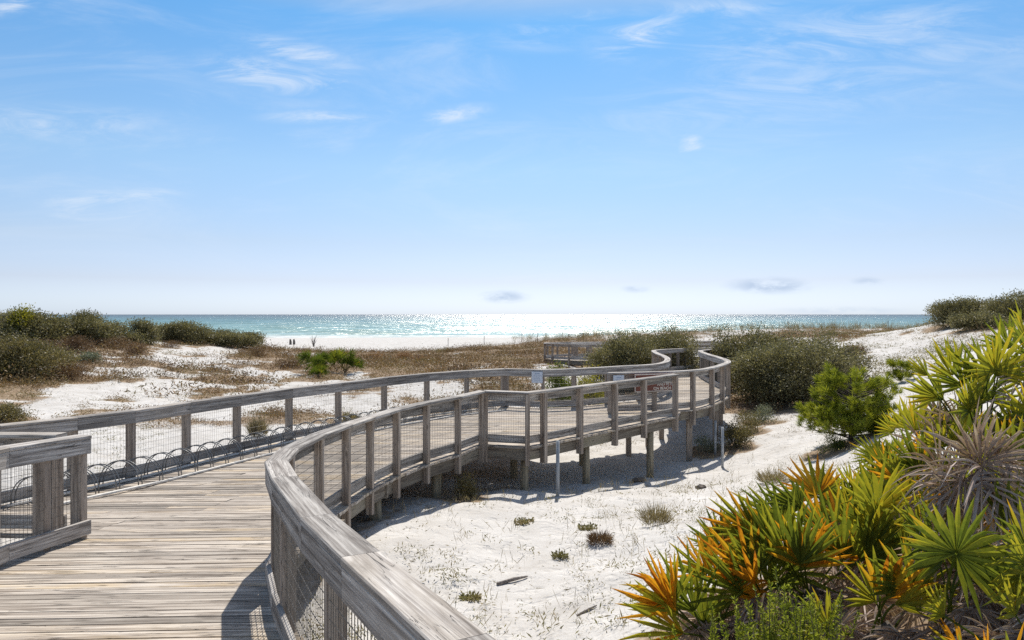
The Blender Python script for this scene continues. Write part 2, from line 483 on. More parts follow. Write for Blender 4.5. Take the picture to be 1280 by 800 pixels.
brk = k.math('MULTIPLY', k.math('MULTIPLY', k.maprange(sx.outputs[1], 196, 205), k.maprange(sx.outputs[1], 215, 230, 1, 0)), k.maprange(foam_n, .6, .68))
foam = k.math('MAXIMUM', foam, k.math('MULTIPLY', brk, .8))
col = k.mix(foam, col, (.8, .82, .82))
s = k.n('ShaderNodeBsdfPrincipled', {'Base Color': col, 'Roughness': k.math('ADD', .25, k.math('MULTIPLY', foam, .6)), 'IOR': 1.40, 'Normal': wn.outputs[0]})
tag(mb.build('sea', k.out(s.outputs[0])), 'turquoise gulf water glittering under the sun', kind='structure')


# ----------------------------------------------------------------- boardwalk
def dz(y):
    """deck height: a gentle ramp down from the camera, then level, then a slow fall"""
    if y < 10.5: z = -2.0 - .055 * y
    elif y < 30: z = -2.58
    else: z = -2.58 - .032 * (y - 30)
    return CZ + z


def offset(pts, off):
    """offset a plan polyline to its right by off"""
    out = []
    for i, p in enumerate(pts):
        a = Vector(pts[max(i - 1, 0)]); b_ = Vector(p); c_ = Vector(pts[min(i + 1, len(pts) - 1)])
        d1 = (b_ - a).normalized() if i > 0 else (c_ - b_).normalized()
        d2 = (c_ - b_).normalized() if i < len(pts) - 1 else d1
        n1_, n2_ = Vector((d1.y, -d1.x)), Vector((d2.y, -d2.x))
        m = (n1_ + n2_).normalized()
        out.append(b_ + m * (off / max(.35, m.dot(n1_))))
    return out


def smooth(pts, n=4):
    """Catmull-Rom resampling of a plan polyline"""
    p = [Vector(q) for q in pts]
    out = []
    for i in range(len(p) - 1):
        a, b_, c_, d_ = p[max(i - 1, 0)], p[i], p[i + 1], p[min(i + 2, len(p) - 1)]
        for j in range(n):
            t = j / n
            out.append(.5 * ((2 * b_) + (c_ - a) * t + (2 * a - 5 * b_ + 4 * c_ - d_) * t * t + (3 * b_ - a - 3 * c_ + d_) * t ** 3))
    out.append(p[-1])
    return out


def evenly(pts, step):
    """points about step apart along a polyline, ends included"""
    p = [Vector(q) for q in pts]
    L = [0]
    for a, b_ in zip(p[:-1], p[1:]): L.append(L[-1] + (b_ - a).length)
    n = max(1, round(L[-1] / step))
    out = []
    for i in range(n + 1):
        t = L[-1] * i / n
        j = min(max(q for q in range(len(L)) if L[q] <= t + 1e-9), len(p) - 2)
        out.append(p[j].lerp(p[j + 1], (t - L[j]) / (L[j + 1] - L[j])))
    return out


# plan lines: cap centre lines, walked away from the camera (outside of the deck on the right hand)
right_near = [(2.9, -2.2), (1.6, -.55), (.62, .95), (-.16, 2.35), (-.70, 3.35), (-1.12, 4.15), (-1.72, 5.45), (-2.06, 6.3), (-2.2, 7.1), (-2.25, 8.4),
              (-2.2, 9.55), (-2.1, 10.65), (-1.85, 11.55), (-1.48, 12.45), (-1.0, 13.3), (-.58, 14.3)]
platform_front = [(-.58, 14.3), (.30, 14.02), (.62, 14.33), (1.42, 15.22), (2.3, 16.2), (3.12, 17.1), (4.15, 18.25)]
left_near = [(-4.67, 7.85), (-4.84, 6.8), (-4.75, 5.8), (-4.25, 4.3), (-3.4, 2.6), (-2.3, .74), (-.9, -1.2), (.4, -3.2)]
cross_left = [(-7.2, 8.05), (-5.95, 8.0), (-4.98, 7.96)]
left_fence = [(-7.2, 8.05), (-6.75, 9.4), (-6.46, 10.6), (-6.0, 11.35), (-5.6, 12.4), (-5.13, 13.45), (-4.56, 14.75), (-3.84, 15.95), (-3.06, 17.3), (-2.18, 18.5), (-1.22, 19.45), (-.2, 20.1)]
left_far = [(-.2, 20.1), (.85, 19.75), (1.73, 20.05), (2.5, 20.6), (3.3, 21.2), (4.12, 21.7), (4.77, 22.7), (5.25, 24.3), (5.55, 26.3), (5.72, 28.7), (6.1, 30.9), (7.0, 33.4), (8.2, 35.6), (10.0, 38.6), (12.2, 40.6), (14.5, 41.2)]
right_far = [(2.5, 18.7), (3.6, 18.95), (4.57, 19.35), (5.25, 19.9), (6.0, 21.1), (6.75, 22.6), (7.12, 23.9), (7.32, 25.5), (7.46, 27.2), (7.82, 29.9), (8.7, 32.2), (10.0, 34.8), (11.6, 37.2), (13.2, 38.7), (14.8, 39.2)]
left_far_s = smooth(left_far[2:], 5)
left_far_s = [Vector(q) for q in left_far[:2]] + left_far_s
right_far_s = smooth(right_far, 5)


def plank_deck(mb, poly, ang, w=.14, gap=.015, th=.038):
    ca, sa = math.cos(ang), math.sin(ang)
    rp = [(x * ca + y * sa, -x * sa + y * ca) for x, y in poly]
    ymin, ymax = min(p[1] for p in rp), max(p[1] for p in rp)

    def cuts(y):
        xs_ = []
        for (x0, y0), (x1, y1) in zip(rp, rp[1:] + rp[:1]):
            if (y0 <= y) != (y1 <= y): xs_.append(x0 + (y - y0) / (y1 - y0) * (x1 - x0))
        return sorted(xs_)
    y = ymin + .02
    while y < ymax:
        a, b_ = y + gap / 2, y + w - gap / 2
        m, c0, c1 = cuts(y + w / 2), cuts(a), cuts(b_)
        if len(c0) != len(m): c0 = m
        if len(c1) != len(m): c1 = m
        for i in range(0, len(m) - 1, 2):
            if m[i + 1] - m[i] < .15: continue
            # butt joints on the wide parts
            segs = [(0, 1)]
            if m[i + 1] - m[i] > 3.6:
                t = random.choice((.38, .5, .62)); segs = [(0, t - .0006), (t + .0006, 1)]
            for t0, t1 in segs:
                e0, e1 = random.uniform(-.012, .012), random.uniform(-.012, .012)
                x00, x01 = c0[i] + (c0[i + 1] - c0[i]) * t0 + e0, c0[i] + (c0[i + 1] - c0[i]) * t1 + e1
                x10, x11 = c1[i] + (c1[i + 1] - c1[i]) * t0 + e0, c1[i] + (c1[i + 1] - c1[i]) * t1 + e1
                q = [(x00, a), (x01, a), (x11, b_), (x10, b_)]
                w_ = [(x * ca - yy * sa, x * sa + yy * ca) for x, yy in q]
                j0, j1 = random.uniform(-.003, .003), random.uniform(-.003, .003)
                top = [Vector((p[0], p[1], dz(p[1]) + jj)) for p, jj in zip(w_, (j0, j0, j1, j1))]
                bot = [p - Vector((0, 0, th)) for p in top]
                uo, vo_ = random.uniform(0, 80), random.uniform(0, 80)
                uvq = [(p[0] + uo, p[1] + vo_) for p in q]
                n = len(mb.v)
                mb.v.extend([tuple(p) for p in top + bot])
                for f, u in (((0, 1, 2, 3), uvq), ((7, 6, 5, 4), uvq[::-1]), ((0, 4, 5, 1), None), ((1, 5, 6, 2), None), ((2, 6, 7, 3), None), ((3, 7, 4, 0), None)):
                    mb.f.append(tuple(n + t for t in f))
                    mb.uv.extend(u if u else [uvq[0], (uvq[0][0], uvq[0][1] + .04), (uvq[1][0], uvq[1][1] + .04), uvq[1]])
        y += w


poly = [tuple(p) for p in offset(right_near, .06)[:-1]] + [tuple(p) for p in offset(platform_front, .06)] + [(4.5, 19.2)]
poly += [tuple(p) for p in offset(right_far_s, .06)[8:]]
poly += [tuple(p) for p in offset(left_far_s, -.06)[::-1]][:-1] + [tuple(p) for p in offset(left_fence, -.06)[::-1]]
poly += [(-4.74, 7.9)] + [tuple(p) for p in offset(left_near, .06)]
walk = empty('boardwalk', (0, 0, dz(0)), 'long grey plank boardwalk curving over the sand towards the beach', 'boardwalk')
WL = walk.location
mb = MB(); plank_deck(mb, poly, R(2.5)); mb.build('deck_planks', M['deck'], walk, loc=WL)


def rim(pts, side, name='rim_board', h=.24, top=-.042):
    c_ = offset(pts, -.075 * side)
    mb = MB()
    for a, b_ in zip(c_[:-1], c_[1:]):
        za, zb = dz(a.y) + top - h / 2, dz(b_.y) + top - h / 2
        mb.beam((a.x, a.y, za), (b_.x, b_.y, zb), .045, h)
    return mb.build(name, M['beam'], walk, loc=WL)


rim(right_near, 1); rim(platform_front, 1); rim(right_far_s, 1); rim(left_far_s, -1); rim(left_fence, -1); rim(left_near, 1)


def pile(x, y, r=.085, sq=False, top=-.30):
    zb, zt = g1(x, y) - .4, dz(y) + top
    mb = MB()
    if sq: mb.beam((x, y, zb), (x, y, zt), .14, .14, side=(1, 0, 0), up=Vector((0, 0, 1)))
    else:
        mb.tube([(x, y, zb), (x + random.uniform(-.01, .01), y, (zb + zt) / 2), (x, y, zt)], [r, r * 1.02, r * .97], 14)
    mb.build('piling', M['pile'] if not sq else M['post'], walk, smooth=not sq, loc=WL)


def bent(a, b_, piles, sq=False):
    """a cross beam under the deck on its piles"""
    a, b_ = Vector(a), Vector(b_)
    mb = MB(); z0, z1 = dz(a.y) - .19, dz(b_.y) - .19
    mb.beam((a.x, a.y, z0), (b_.x, b_.y, z1), .09, .22)
    mb.build('cross_beam', M['beam'], walk, loc=WL)
    for t in piles:
        p = a.lerp(b_, t); pile(p.x, p.y, random.uniform(.08, .10), sq)


bent((-.5, 3.2), (-3.2, 1.9), (.1, .9))
bent((-1.95, 6.2), (-4.6, 5.6), (.1, .9))
bent((-2.1, 9.0), (-6.6, 9.8), (.06, .5, .95))
bent((-1.95, 11.3), (-5.9, 11.6), (.05, .5, .95))
bent((-1.15, 13.2), (-5.1, 13.7), (.06, .5, .95))
bent((.38, 14.3), (-3.9, 16.1), (.03, .45, .95))
bent((1.75, 15.75), (-2.5, 18.2), (.03, .4, .95))
bent((3.45, 17.6), (.2, 19.7), (.02, .5, .95))
bent((3.35, 20.0), (2.3, 20.4), (.1,), True)
bent((4.9, 19.75), (4.0, 21.5), (.03, .95), True)
bent((6.2, 21.6), (4.6, 22.6), (.05, .95), True)
bent((7.1, 24.2), (5.35, 24.7), (.05, .95), True)
bent((7.3, 27.0), (5.7, 27.4), (.05, .95), True)
bent((7.8, 30.1), (6.1, 30.6), (.05, .95), True)
bent((9.4, 33.7), (7.6, 34.5), (.05, .95), True)


def railing(name, label, pts, side, cap_pts=None, h=1.07, drop=.34, joints=True, group='boardwalk railings', zfun=dz, post_w=(.09, .135), wires=True, wr=.0018, posts=None, wstep=.05, mesh_n=-.035, bottom=True, post_cap=None):
    """cap rail, rail board, bottom board, wire mesh and posts along a plan line; side=+1: posts to the right of it"""
    p0 = Vector((pts[0][0], pts[0][1], zfun(pts[0][1])))
    root = empty(name, p0, label, 'railing', group)
    cp = [Vector(q) for q in (cap_pts or pts)]

    def strip(part, n0, n1, z0, z1, ch, mat, per_joint):
        ca_, cb = offset(cp, n0 * side), offset(cp, n1 * side)
        ca2, cb2 = offset(cp, (n0 + ch) * side), offset(cp, (n1 - ch) * side)
        mb = MB(); rings = []
        for i in range(len(cp)):
            zz = zfun(cp[i].y)
            rings.append([Vector((q.x, q.y, zz + z)) for q, z in ((ca2[i], z0), (cb2[i], z0), (cb[i], z0 + ch), (cb[i], z1 - ch), (cb2[i], z1), (ca2[i], z1), (ca_[i], z1 - ch), (ca_[i], z0 + ch))])
        if per_joint:
            for i in range(len(cp) - 1):
                r0, r1 = rings[i], rings[i + 1]
                t = .0018 / max(.1, (cp[i + 1] - cp[i]).length)
                mb.ring_tube([[a.lerp(b_, t) for a, b_ in zip(r0, r1)], [a.lerp(b_, 1 - t) for a, b_ in zip(r0, r1)]])
        else:
            mb.ring_tube(rings)
        return mb.build(part, mat, root, loc=p0)
    strip('cap_rail', -.10, .095, h - .042, h, .007, M['rail'], joints)
    strip('rail_board', -.094, -.054, h - .20, h - .044, .004, M['rail'], joints)
    if bottom: strip('bottom_board', -.094, -.054, .045, .20, .004, M['rail'], joints)
    for i, p in enumerate(posts if posts else pts):
        p = Vector(p)
        seq = [Vector(q) for q in pts]
        j = min(range(len(seq)), key=lambda q: (seq[q] - p).length)
        a, b_ = seq[max(j - 1, 0)], seq[min(j + 1, len(seq) - 1)]
        d = (b_ - a).normalized(); n = Vector((d.y, -d.x)) * side
        c_ = p + n * (post_w[1] / 2 - .052)
        if i == 0: c_ = c_ + d * post_w[0] * .55
        if i == len(posts or pts) - 1: c_ = c_ - d * post_w[0] * .55
        mb = MB(); zz = zfun(p.y)
        e = random.uniform(-.02, .02)
        mb.beam((c_.x, c_.y, zz - drop + e), (c_.x, c_.y, zz + h - .044), post_w[1], post_w[0], side=(n.x, n.y, 0), up=Vector((0, 0, 1)), ch=.006)
        # beam() along z uses the given side for its width
        mb.build('post', M['post'], root, loc=p0)
    if wires:
        mb = MB()
        w_ = offset(cp, mesh_n * side)
        L = 0.0
        nxt = .03
        for a, b_ in zip(w_[:-1], w_[1:]):
            ln = (b_ - a).length
            while nxt < L + ln:
                q = a.lerp(b_, (nxt - L) / ln); zz = zfun(q.y)
                mb.tube([(q.x, q.y, zz + .10), (q.x, q.y, zz + h - .10)], wr, 3, cap=False)
                nxt += wstep
            L += ln
        z = .22
        while z < h - .2:
            rr = [Vector((q.x, q.y, zfun(q.y) + z)) for q in w_]
            mb.tube(rr, wr, 3, cap=False)
            z += wstep * 2
        mb.build('wire_mesh', M['wire'], root, loc=p0)
    return root


railing('timber_railing', 'railing with a broad cracked cap rail curving away from the lower centre edge', right_near, 1, joints=True, wr=.0028, post_w=(.09, .105), drop=.36, posts=[(2.9, -2.2), (1.6, -.55), (.62, .95), (-.16, 2.35), (-.93, 3.8), (-1.62, 5.2), (-2.02, 6.2)] + right_near[8:])
railing('timber_railing', 'railing bent around the near corner of the platform above the round piles', platform_front, 1, drop=.36)
railing('timber_railing', 'short low pale railing end on the left side of the planks', left_near, 1, h=1.12, drop=.02, wr=.0024, wstep=.05, posts=[(-4.67, 7.85), (-4.755, 7.3), (-4.84, 6.7), (-4.75, 5.8), (-4.25, 4.3), (-3.4, 2.6), (-2.3, .74), (-.9, -1.2), (.4, -3.2)])
railing('timber_railing', 'railing crossing behind the short pale railing end, beside the bike racks', cross_left, 1, h=1.12, drop=.36, post_w=(.14, .20))
railing('timber_railing', 'long railing behind the row of bike racks', left_fence, -1, drop=.36)
railing('timber_railing', 'railing with a white notice that sweeps into the far S bend, its left side', left_far[:2] + [tuple(q) for q in evenly(left_far_s[2:], 1.25)][0:], -1, cap_pts=left_far_s, joints=False, posts=left_far[:2] + [tuple(q) for q in evenly(left_far_s[2:], 1.25)], wstep=.075)
railing('timber_railing', 'railing carrying the brown sign, right side of the S bend', [tuple(q) for q in evenly(right_far_s, 1.3)], 1, cap_pts=right_far_s, joints=False, wstep=.075, drop=.40)

# the further loop of the boardwalk, half hidden by the scrub
far_mid = smooth([(14.8, 40.2), (15.6, 43), (13.5, 46), (10, 47.2), (6.5, 47.0), (4.2, 47.6), (3.2, 49.4), (4.2, 51.6), (7.5, 53.5), (12, 55), (17, 58)], 5)
def dz2(y): return CZ - 2.98 - max(0, y - 47) * .02
far_r, far_l = offset(far_mid, .95), offset(far_mid, -.95)
fw = empty('boardwalk', (far_mid[20].x, far_mid[20].y, dz2(47)), 'far loop of the boardwalk half hidden behind the scrub near the beach', 'boardwalk')
mb = MB()
for i in range(len(far_mid) - 1):
    a, b_, c_, d_ = far_l[i], far_r[i], far_r[i + 1], far_l[i + 1]
    n = 4
    for j in range(n):
        t0, t1 = j / n + .02, (j + 1) / n - .02
        q = [a.lerp(d_, t0), b_.lerp(c_, t0), b_.lerp(c_, t1), a.lerp(d_, t1)]
        top = [Vector((p.x, p.y, dz2(p.y))) for p in q]
        uo = random.uniform(0, 60)
        mb.ring_tube([[top[0], top[3], top[3] - Vector((0, 0, .04)), top[0] - Vector((0, 0, .04))], [top[1], top[2], top[2] - Vector((0, 0, .04)), top[1] - Vector((0, 0, .04))]])
mb.build('deck_planks', M['deck'], fw, loc=fw.location)
for off in (.88, -.88):
    mb = MB(); e = offset(far_mid, off)
    for a, b_ in zip(e[:-1], e[1:]): mb.beam((a.x, a.y, dz2(a.y) - .16), (b_.x, b_.y, dz2(b_.y) - .16), .05, .22)
    mb.build('rim_board', M['beam'], fw, loc=fw.location)
for q in evenly(far_mid, 2.6):
    for off in (-.7, .7):
        mb = MB(); mb.beam((q.x + off, q.y, g1(q.x + off, q.y) - .3), (q.x + off, q.y, dz2(q.y) - .045), .13, .13, side=(1, 0, 0)); mb.build('piling', M['post'], fw, loc=fw.location)
railing('timber_railing', 'outer railing of the far boardwalk loop in front of the surf', [tuple(q) for q in evenly(far_r, 1.5)], 1, cap_pts=far_r, joints=False, wires=False, zfun=dz2)
railing('timber_railing', 'inner railing of the far boardwalk loop beside the scrub oak', [tuple(q) for q in evenly(far_l, 1.5)], -1, cap_pts=far_l, joints=False, wires=False, zfun=dz2)

# ------------------------------------------------------------------ bike racks
base_line = offset(left_fence[1:], .16)
front_line = offset(left_fence[1:], .72)
bl, fl = evenly(base_line, .002), evenly(front_line, .002)
nrack = 6
rack_lab = ['bike rack of double steel hoops nearest the short pale railing end', 'second bike rack of steel hoops along the long railing', 'third bike rack of steel hoops from the short pale railing end',
            'fourth bike rack of steel hoops along the long railing', 'fifth bike rack of steel hoops, last but one before the platform corner', 'bike rack of steel hoops nearest the far platform corner']
for r_ in range(nrack):
    t0, t1 = r_ / nrack + .0012, (r_ + 1) / nrack - .0012
    if r_ == nrack - 1: t1 -= .035
    def bp(t, which): s_ = which; p = s_[min(len(s_) - 1, int(t * (len(s_) - 1)))]; return Vector((p.x, p.y, dz(p.y) + .003))
    root = empty('bike_rack', bp(t0, fl), rack_lab[r_], 'bike rack', 'bike racks along the railing')
    for which in (bl, fl):
        mb = MB(); a, b_ = bp(t0, which), bp(t1, which)
        mb.beam(a + Vector((0, 0, .018)), b_ + Vector((0, 0, .018)), .05, .03)
        mb.build('base_bar', M['galv'], root, loc=root.location)
    nh = 6
    for q in range(nh):
        t = t0 + (t1 - t0) * (q + .5) / nh
        a, b_ = bp(t - .007, bl), bp(t + .007, fl)
        ax = (b_ - a); along = (bp(min(1, t + .01), fl) - bp(t - .01, fl)).normalized()
        mb = MB()
        tilt = random.uniform(-.02, .02)
        for off in (-.028, .028):
            pts = []
            for j in range(17):
                th = math.pi * j / 16
                m = a + ax * (.5 - .5 * math.cos(th) * .96)
                pts.append(m + along * (off + tilt * math.sin(th)) + Vector((0, 0, .03 + .36 * math.sin(th) ** .8)))
            mb.tube(pts, .0085, 6)
        mb.build('hoop', M['steel'], root, smooth=True, loc=root.location)

# ------------------------------------------------------------------- signs
def text_mesh(body, size, mat, parent, mtx, name='lettering', align='CENTER'):
    cu = bpy.data.curves.new(name, 'FONT'); cu.body = body; cu.size = size; cu.extrude = .002; cu.align_x = align; cu.align_y = 'CENTER'; cu.offset = .003
    o = bpy.data.objects.new('tmp', cu); COL.objects.link(o)
    dg = bpy.context.evaluated_depsgraph_get()
    m_ = bpy.data.meshes.new_from_object(o.evaluated_get(dg)); bpy.data.objects.remove(o)
    m_.transform(mtx); m_.materials.clear(); m_.materials.append(mat); m_.name = name
    q = bpy.data.objects.new(name, m_); COL.objects.link(q); q.parent = parent
    return q


a2, b2 = Vector((3.06, 18.68)), Vector((4.30, 19.13))
d2 = (b2 - a2).normalized(); n2v = Vector((d2.y, -d2.x))
ctr = (a2 + b2) / 2 + n2v * .125
zs = dz(19) + .80
sign = empty('notice_sign', (ctr.x, ctr.y, zs), 'brown board with cream lettering fixed to the railing of the S bend', 'sign')
W_, H_ = 1.2, .46
def sbox(name, w, h, t, off, mat, parent, dx=0, dzz=0, org=ctr, zo=zs, dd=d2, nn=n2v):
    mb = MB()
    a = Vector((org.x, org.y, zo + dzz)) + Vector((dd.x, dd.y, 0)) * (dx - w / 2) + Vector((nn.x, nn.y, 0)) * off
    mb.beam(a, a + Vector((dd.x, dd.y, 0)) * w, t, h, ch=.002)
    return mb.build(name, mat, parent, loc=parent.location)
sbox('sign_board', W_, H_, .03, 0, M['brown_sign'], sign)
fr = MB()
for (dx, dzz, w, h) in ((0, H_ / 2 - .012, W_, .02), (0, -H_ / 2 + .012, W_, .02), (-W_ / 2 + .012, 0, .02, H_), (W_ / 2 - .012, 0, .02, H_)):
    a = Vector((ctr.x, ctr.y, zs + dzz)) + Vector((d2.x, d2.y, 0)) * (dx - w / 2) + Vector((n2v.x, n2v.y, 0)) * .017
    fr.beam(a, a + Vector((d2.x, d2.y, 0)) * w, .008, h, ch=.001)
fr.build('border', M['cream'], sign, loc=sign.location)
rot = Matrix(((d2.x, 0, n2v.x, 0), (d2.y, 0, n2v.y, 0), (0, 1, 0, 0), (0, 0, 0, 1)))
for body, dx, dzz, al in (('AND PETS', .54, -.05, 'RIGHT'), ('PR', -.34, -.15, 'CENTER'), ('ON BEACH', .48, -.155, 'RIGHT')):
    text_mesh(body, .105, M['cream'], sign, Matrix.Translation((0, 0, 0)) @ rot @ Matrix.Translation((dx, dzz, .0175)), align=al)


def notice(x, y, z, dd, label):
    o = Vector((x, y)); nn = Vector((dd.y, -dd.x))
    n_ = empty('paper_notice', (x, y, z), label, 'notice')
    sbox('panel', .31, .31, .012, 0, M['white_sign'], n_, 0, 0, o, z, dd, nn)
    mb = MB()
    for q, (w, h) in enumerate(((.12, .018), (.22, .008), (.20, .008), (.22, .008), (.16, .008))):
        a = Vector((x, y, z + .10 - q * .045)) + Vector((dd.x, dd.y, 0)) * (-w / 2) + Vector((nn.x, nn.y, 0)) * .007
        mb.beam(a, a + Vector((dd.x, dd.y, 0)) * w, .002, h, ch=.0003)
    mb.build('print', M['ink'], n_, loc=n_.location)


dl = (Vector(left_far[1]) - Vector(left_far[0])).normalized()
pq = Vector(left_far[0]).lerp(Vector(left_far[1]), .88); nn = Vector((dl.y, -dl.x))
notice(pq.x + nn.x * .12, pq.y + nn.y * .12, dz(19.8) + .86, dl, 'white square notice on the left railing where the platform bends')
pq = Vector((2.72, 18.75)); notice(pq.x + n2v.x * .12, pq.y + n2v.y * .12, dz(18.8) + .85, d2, 'white square notice beside the brown sign')

# -------------------------------------------------------------------- pipes
for px, py, d, ptop, lab in ((697, 617, 13.55, 551, 'grey upright pipe in the sand before the platform corner'), (903, 584, 18.2, 534, 'grey upright pipe right of the S bend, the front one of two'), (894, 570, 20.2, 526, 'grey upright pipe just behind another beneath the S bend')):
    x = (px - 640) / F * d; z0 = g1(x, d); hgt = (CZ - (ptop - HY) / F * d)
    mb = MB(); mb.tube([(x, d, z0 - .3), (x + .004, d, hgt)], .034, 14)
    o = tag(mb.build('marker_pipe', M['pipe'], smooth=True, loc=(x, d, z0)), lab, 'pipe', 'grey pipes in the sand')

# --------------------------------------------------------------- vegetation
def rand_dirs(n):
    v = RNG.normal(size=(n, 3)); return v / np.linalg.norm(v, axis=1)[:, None]


def leaf_quads(Pp, Dd, ln, wd, twist=None):
    """rhombic leaves at Pp pointing along Dd"""
    n = len(Pp)
    s = np.cross(Dd, rand_dirs(n)); s /= np.maximum(np.linalg.norm(s, axis=1), 1e-6)[:, None]
    ln = np.broadcast_to(ln, (n,))[:, None]; wd = np.broadcast_to(wd, (n,))[:, None]
    return np.stack([Pp, Pp + Dd * ln * .5 + s * wd * .5, Pp + Dd * ln, Pp + Dd * ln * .5 - s * wd * .5], 1)


SHR = []


def shrub(name, label, cat, x, y, w, dep, h, mat, n, ls=.06, lobes=14, group=None, up=.35, seed=0, open_=.25, twig=True, zoff=0.0, base=0.0, lw=.5):
    """woody shrub: limbs from the base, leaf clumps on many uneven lobes"""
    rg = random.Random(seed + int(x * 100) + int(y * 10))
    z0 = g1(x, y) + zoff
    SHR.append((x, y, w / 2, dep / 2))
    root = empty(name, (x, y, z0), label, cat, group)
    cs = []
    for i in range(lobes):
        a = rg.uniform(0, 2 * math.pi); r = math.sqrt(rg.uniform(0, 1)) * .8
        hx = math.cos(a) * r; hy = math.sin(a) * r
        ht = math.sqrt(max(0.05, 1 - r * r)) * (rg.uniform(.62, .9) if i % 2 else rg.uniform(.12, .7))
        rad = rg.uniform(.2, .38)
        cs.append((x + hx * w / 2, y + hy * dep / 2, z0 + base * h + ht * h * (1 - base) * .85, rad * w / 2 * 1.05, rad * dep / 2 * 1.05, rad * h * .75))
    cs = np.array(cs)
    wts = cs[:, 3] * cs[:, 5]; wts = wts / wts.sum()
    # clump centres on each lobe's shell, then leaves round each clump
    nc_ = max(40, n // 34)
    li = RNG.choice(len(cs), nc_, p=wts)
    dv = rand_dirs(nc_); dv[:, 2] = np.abs(dv[:, 2]) * .6 + dv[:, 2] * .4
    rr = (RNG.uniform(open_, 1, nc_) ** .5 * RNG.uniform(.82, 1.15, nc_))[:, None]
    cc = cs[li, :3] + dv * cs[li, 3:] * rr
    # a skirt low down so that the shrub meets the ground
    ns = nc_ // 4
    sk = RNG.uniform(0, 2 * np.pi, ns); sr = np.sqrt(RNG.uniform(.1, .95, ns))
    cc[:ns, 0] = x + np.cos(sk) * sr * w * .47; cc[:ns, 1] = y + np.sin(sk) * sr * dep * .47
    cc[:ns, 2] = z0 + RNG.uniform(base, base + .45, ns) * h
    gzv = gz(cc[:, 0], cc[:, 1]); cc[:, 2] = np.maximum(cc[:, 2], gzv + .06)
    ci = RNG.integers(0, nc_, n)
    sp = ls * 2.5
    pp = cc[ci] + np.clip(RNG.normal(size=(n, 3)), -1.7, 1.7) * np.array([sp, sp, sp * .75])
    out = pp - np.array([x, y, z0 + h * .3]); out /= np.maximum(np.linalg.norm(out, axis=1), 1e-6)[:, None]
    dd = out * .5 + rand_dirs(n) * .8 + np.array([0, 0, up]); dd /= np.linalg.norm(dd, axis=1)[:, None]
    V = leaf_quads(pp, dd, RNG.uniform(.7, 1.4, n) * ls, RNG.uniform(.7, 1.3, n) * ls * lw)
    quads_obj('foliage', V, mat, root, loc=(x, y, z0))
    if twig:
        mb = MB()
        for c_ in cs:
            b0 = Vector((x + rg.uniform(-.2, .2) * w * .4, y + rg.uniform(-.2, .2) * dep * .4, z0 - .1))
            e = Vector(c_[:3]); m = b0.lerp(e, .5) + Vector((rg.uniform(-.1, .1) * w, rg.uniform(-.1, .1) * dep * .5, .02 * h))
            t = max(.012, .018 * h)
            mb.tube([b0, m, e, e + Vector((rg.uniform(-1, 1) * c_[3], rg.uniform(-1, 1) * c_[4], c_[5] * .8))], [t * 1.5, t, t * .5, t * .15], 6)
        mb.build('branches', M['bark'], root, loc=(x, y, z0))
    return root


def S(px0, px1, ptop, d, **kw):
    """size of something seen between two columns with its top at a row, at distance d"""
    w = (px1 - px0) / F * d; x = ((px0 + px1) / 2 - 640) / F * d
    h = CZ - (ptop - HY) / F * d - g1(x, d)
    return x, d, w, max(.25, h)


def put(name, label, cat, px0, px1, ptop, d, depth, mat, n, **kw):
    x, y, w, h = S(px0, px1, ptop, d)
    return shrub(name, label, cat, x, y, w, depth, h, mat, n, **kw)


OAKG = 'scrub oaks by the boardwalk'
put('scrub_oak', 'large rounded dark olive scrub oak right of the S bend', 'shrub', 912, 1078, 408, 28.0, 5.0, M['oak'], 60000, ls=.085, lobes=44, group=OAKG)
put('scrub_oak', 'dark scrub oak crowding the S bend railing on its right side', 'shrub', 884, 985, 401, 33, 4.4, M['oak'], 26000, ls=.085, lobes=26, group=OAKG)
put('scrub_oak', 'scrub oak between the S bend and the far boardwalk loop', 'shrub', 768, 878, 394, 38, 4.5, M['oak'], 36000, ls=.09, lobes=34, group=OAKG)
put('scrub_oak', 'lower grey green scrub oak just left of the S bend', 'shrub', 728, 834, 409, 35.0, 3.6, M['oak'], 28000, ls=.085, lobes=28, group=OAKG)
# left ridge
LG = 'shrubs on the left dune'
put('dune_shrub', 'big dark green shrub on the left dune under a yellow crown', 'shrub', -40, 84, 386, 42, 4.8, M['oak'], 36000, ls=.12, lobes=30, group=LG)
put('dune_shrub', 'bright yellow shrub on the crest of the left dune', 'shrub', 6, 46, 380, 41, 1.6, M['yellow_leaf'], 6000, ls=.10, lobes=9, group=LG)
put('dune_shrub', 'dark shrub on the left dune next to the russet twigs', 'shrub', 55, 146, 390, 45, 4.2, M['oak'], 28000, ls=.11, lobes=22, group=LG)
put('dune_shrub', 'olive shrub standing against the sea on the left dune crest', 'shrub', 132, 196, 399, 50, 3.4, M['oak'], 16000, ls=.11, lobes=14, group=LG)
put('dune_shrub', 'flat topped olive shrub at the middle of the left dune crest', 'shrub', 182, 266, 401, 56, 3.6, M['oak'], 19000, ls=.12, lobes=20, group=LG)
put('dune_shrub', 'shrub at the seaward end of the left dune, sloping to the beach', 'shrub', 243, 328, 412, 58, 3.6, M['oak'], 19000, ls=.12, lobes=20, group=LG)
put('dune_shrub', 'wide olive brown shrub low at the left edge above the railing', 'shrub', -70, 80, 420, 29, 4.4, M['olive'], 34000, ls=.085, lobes=26, group=LG)
put('dune_shrub', 'brownish skirt of twigs beside the wide olive brown shrub', 'shrub', 48, 108, 455, 30, 2.2, M['russet'], 8000, ls=.08, lobes=12, group=LG, lw=.25)
put('dune_shrub', 'russet twiggy shrub below the dark crest shrubs on the left', 'shrub', 70, 112, 423, 40, 1.6, M['russet'], 5000, ls=.10, lobes=9, group=LG, lw=.25)
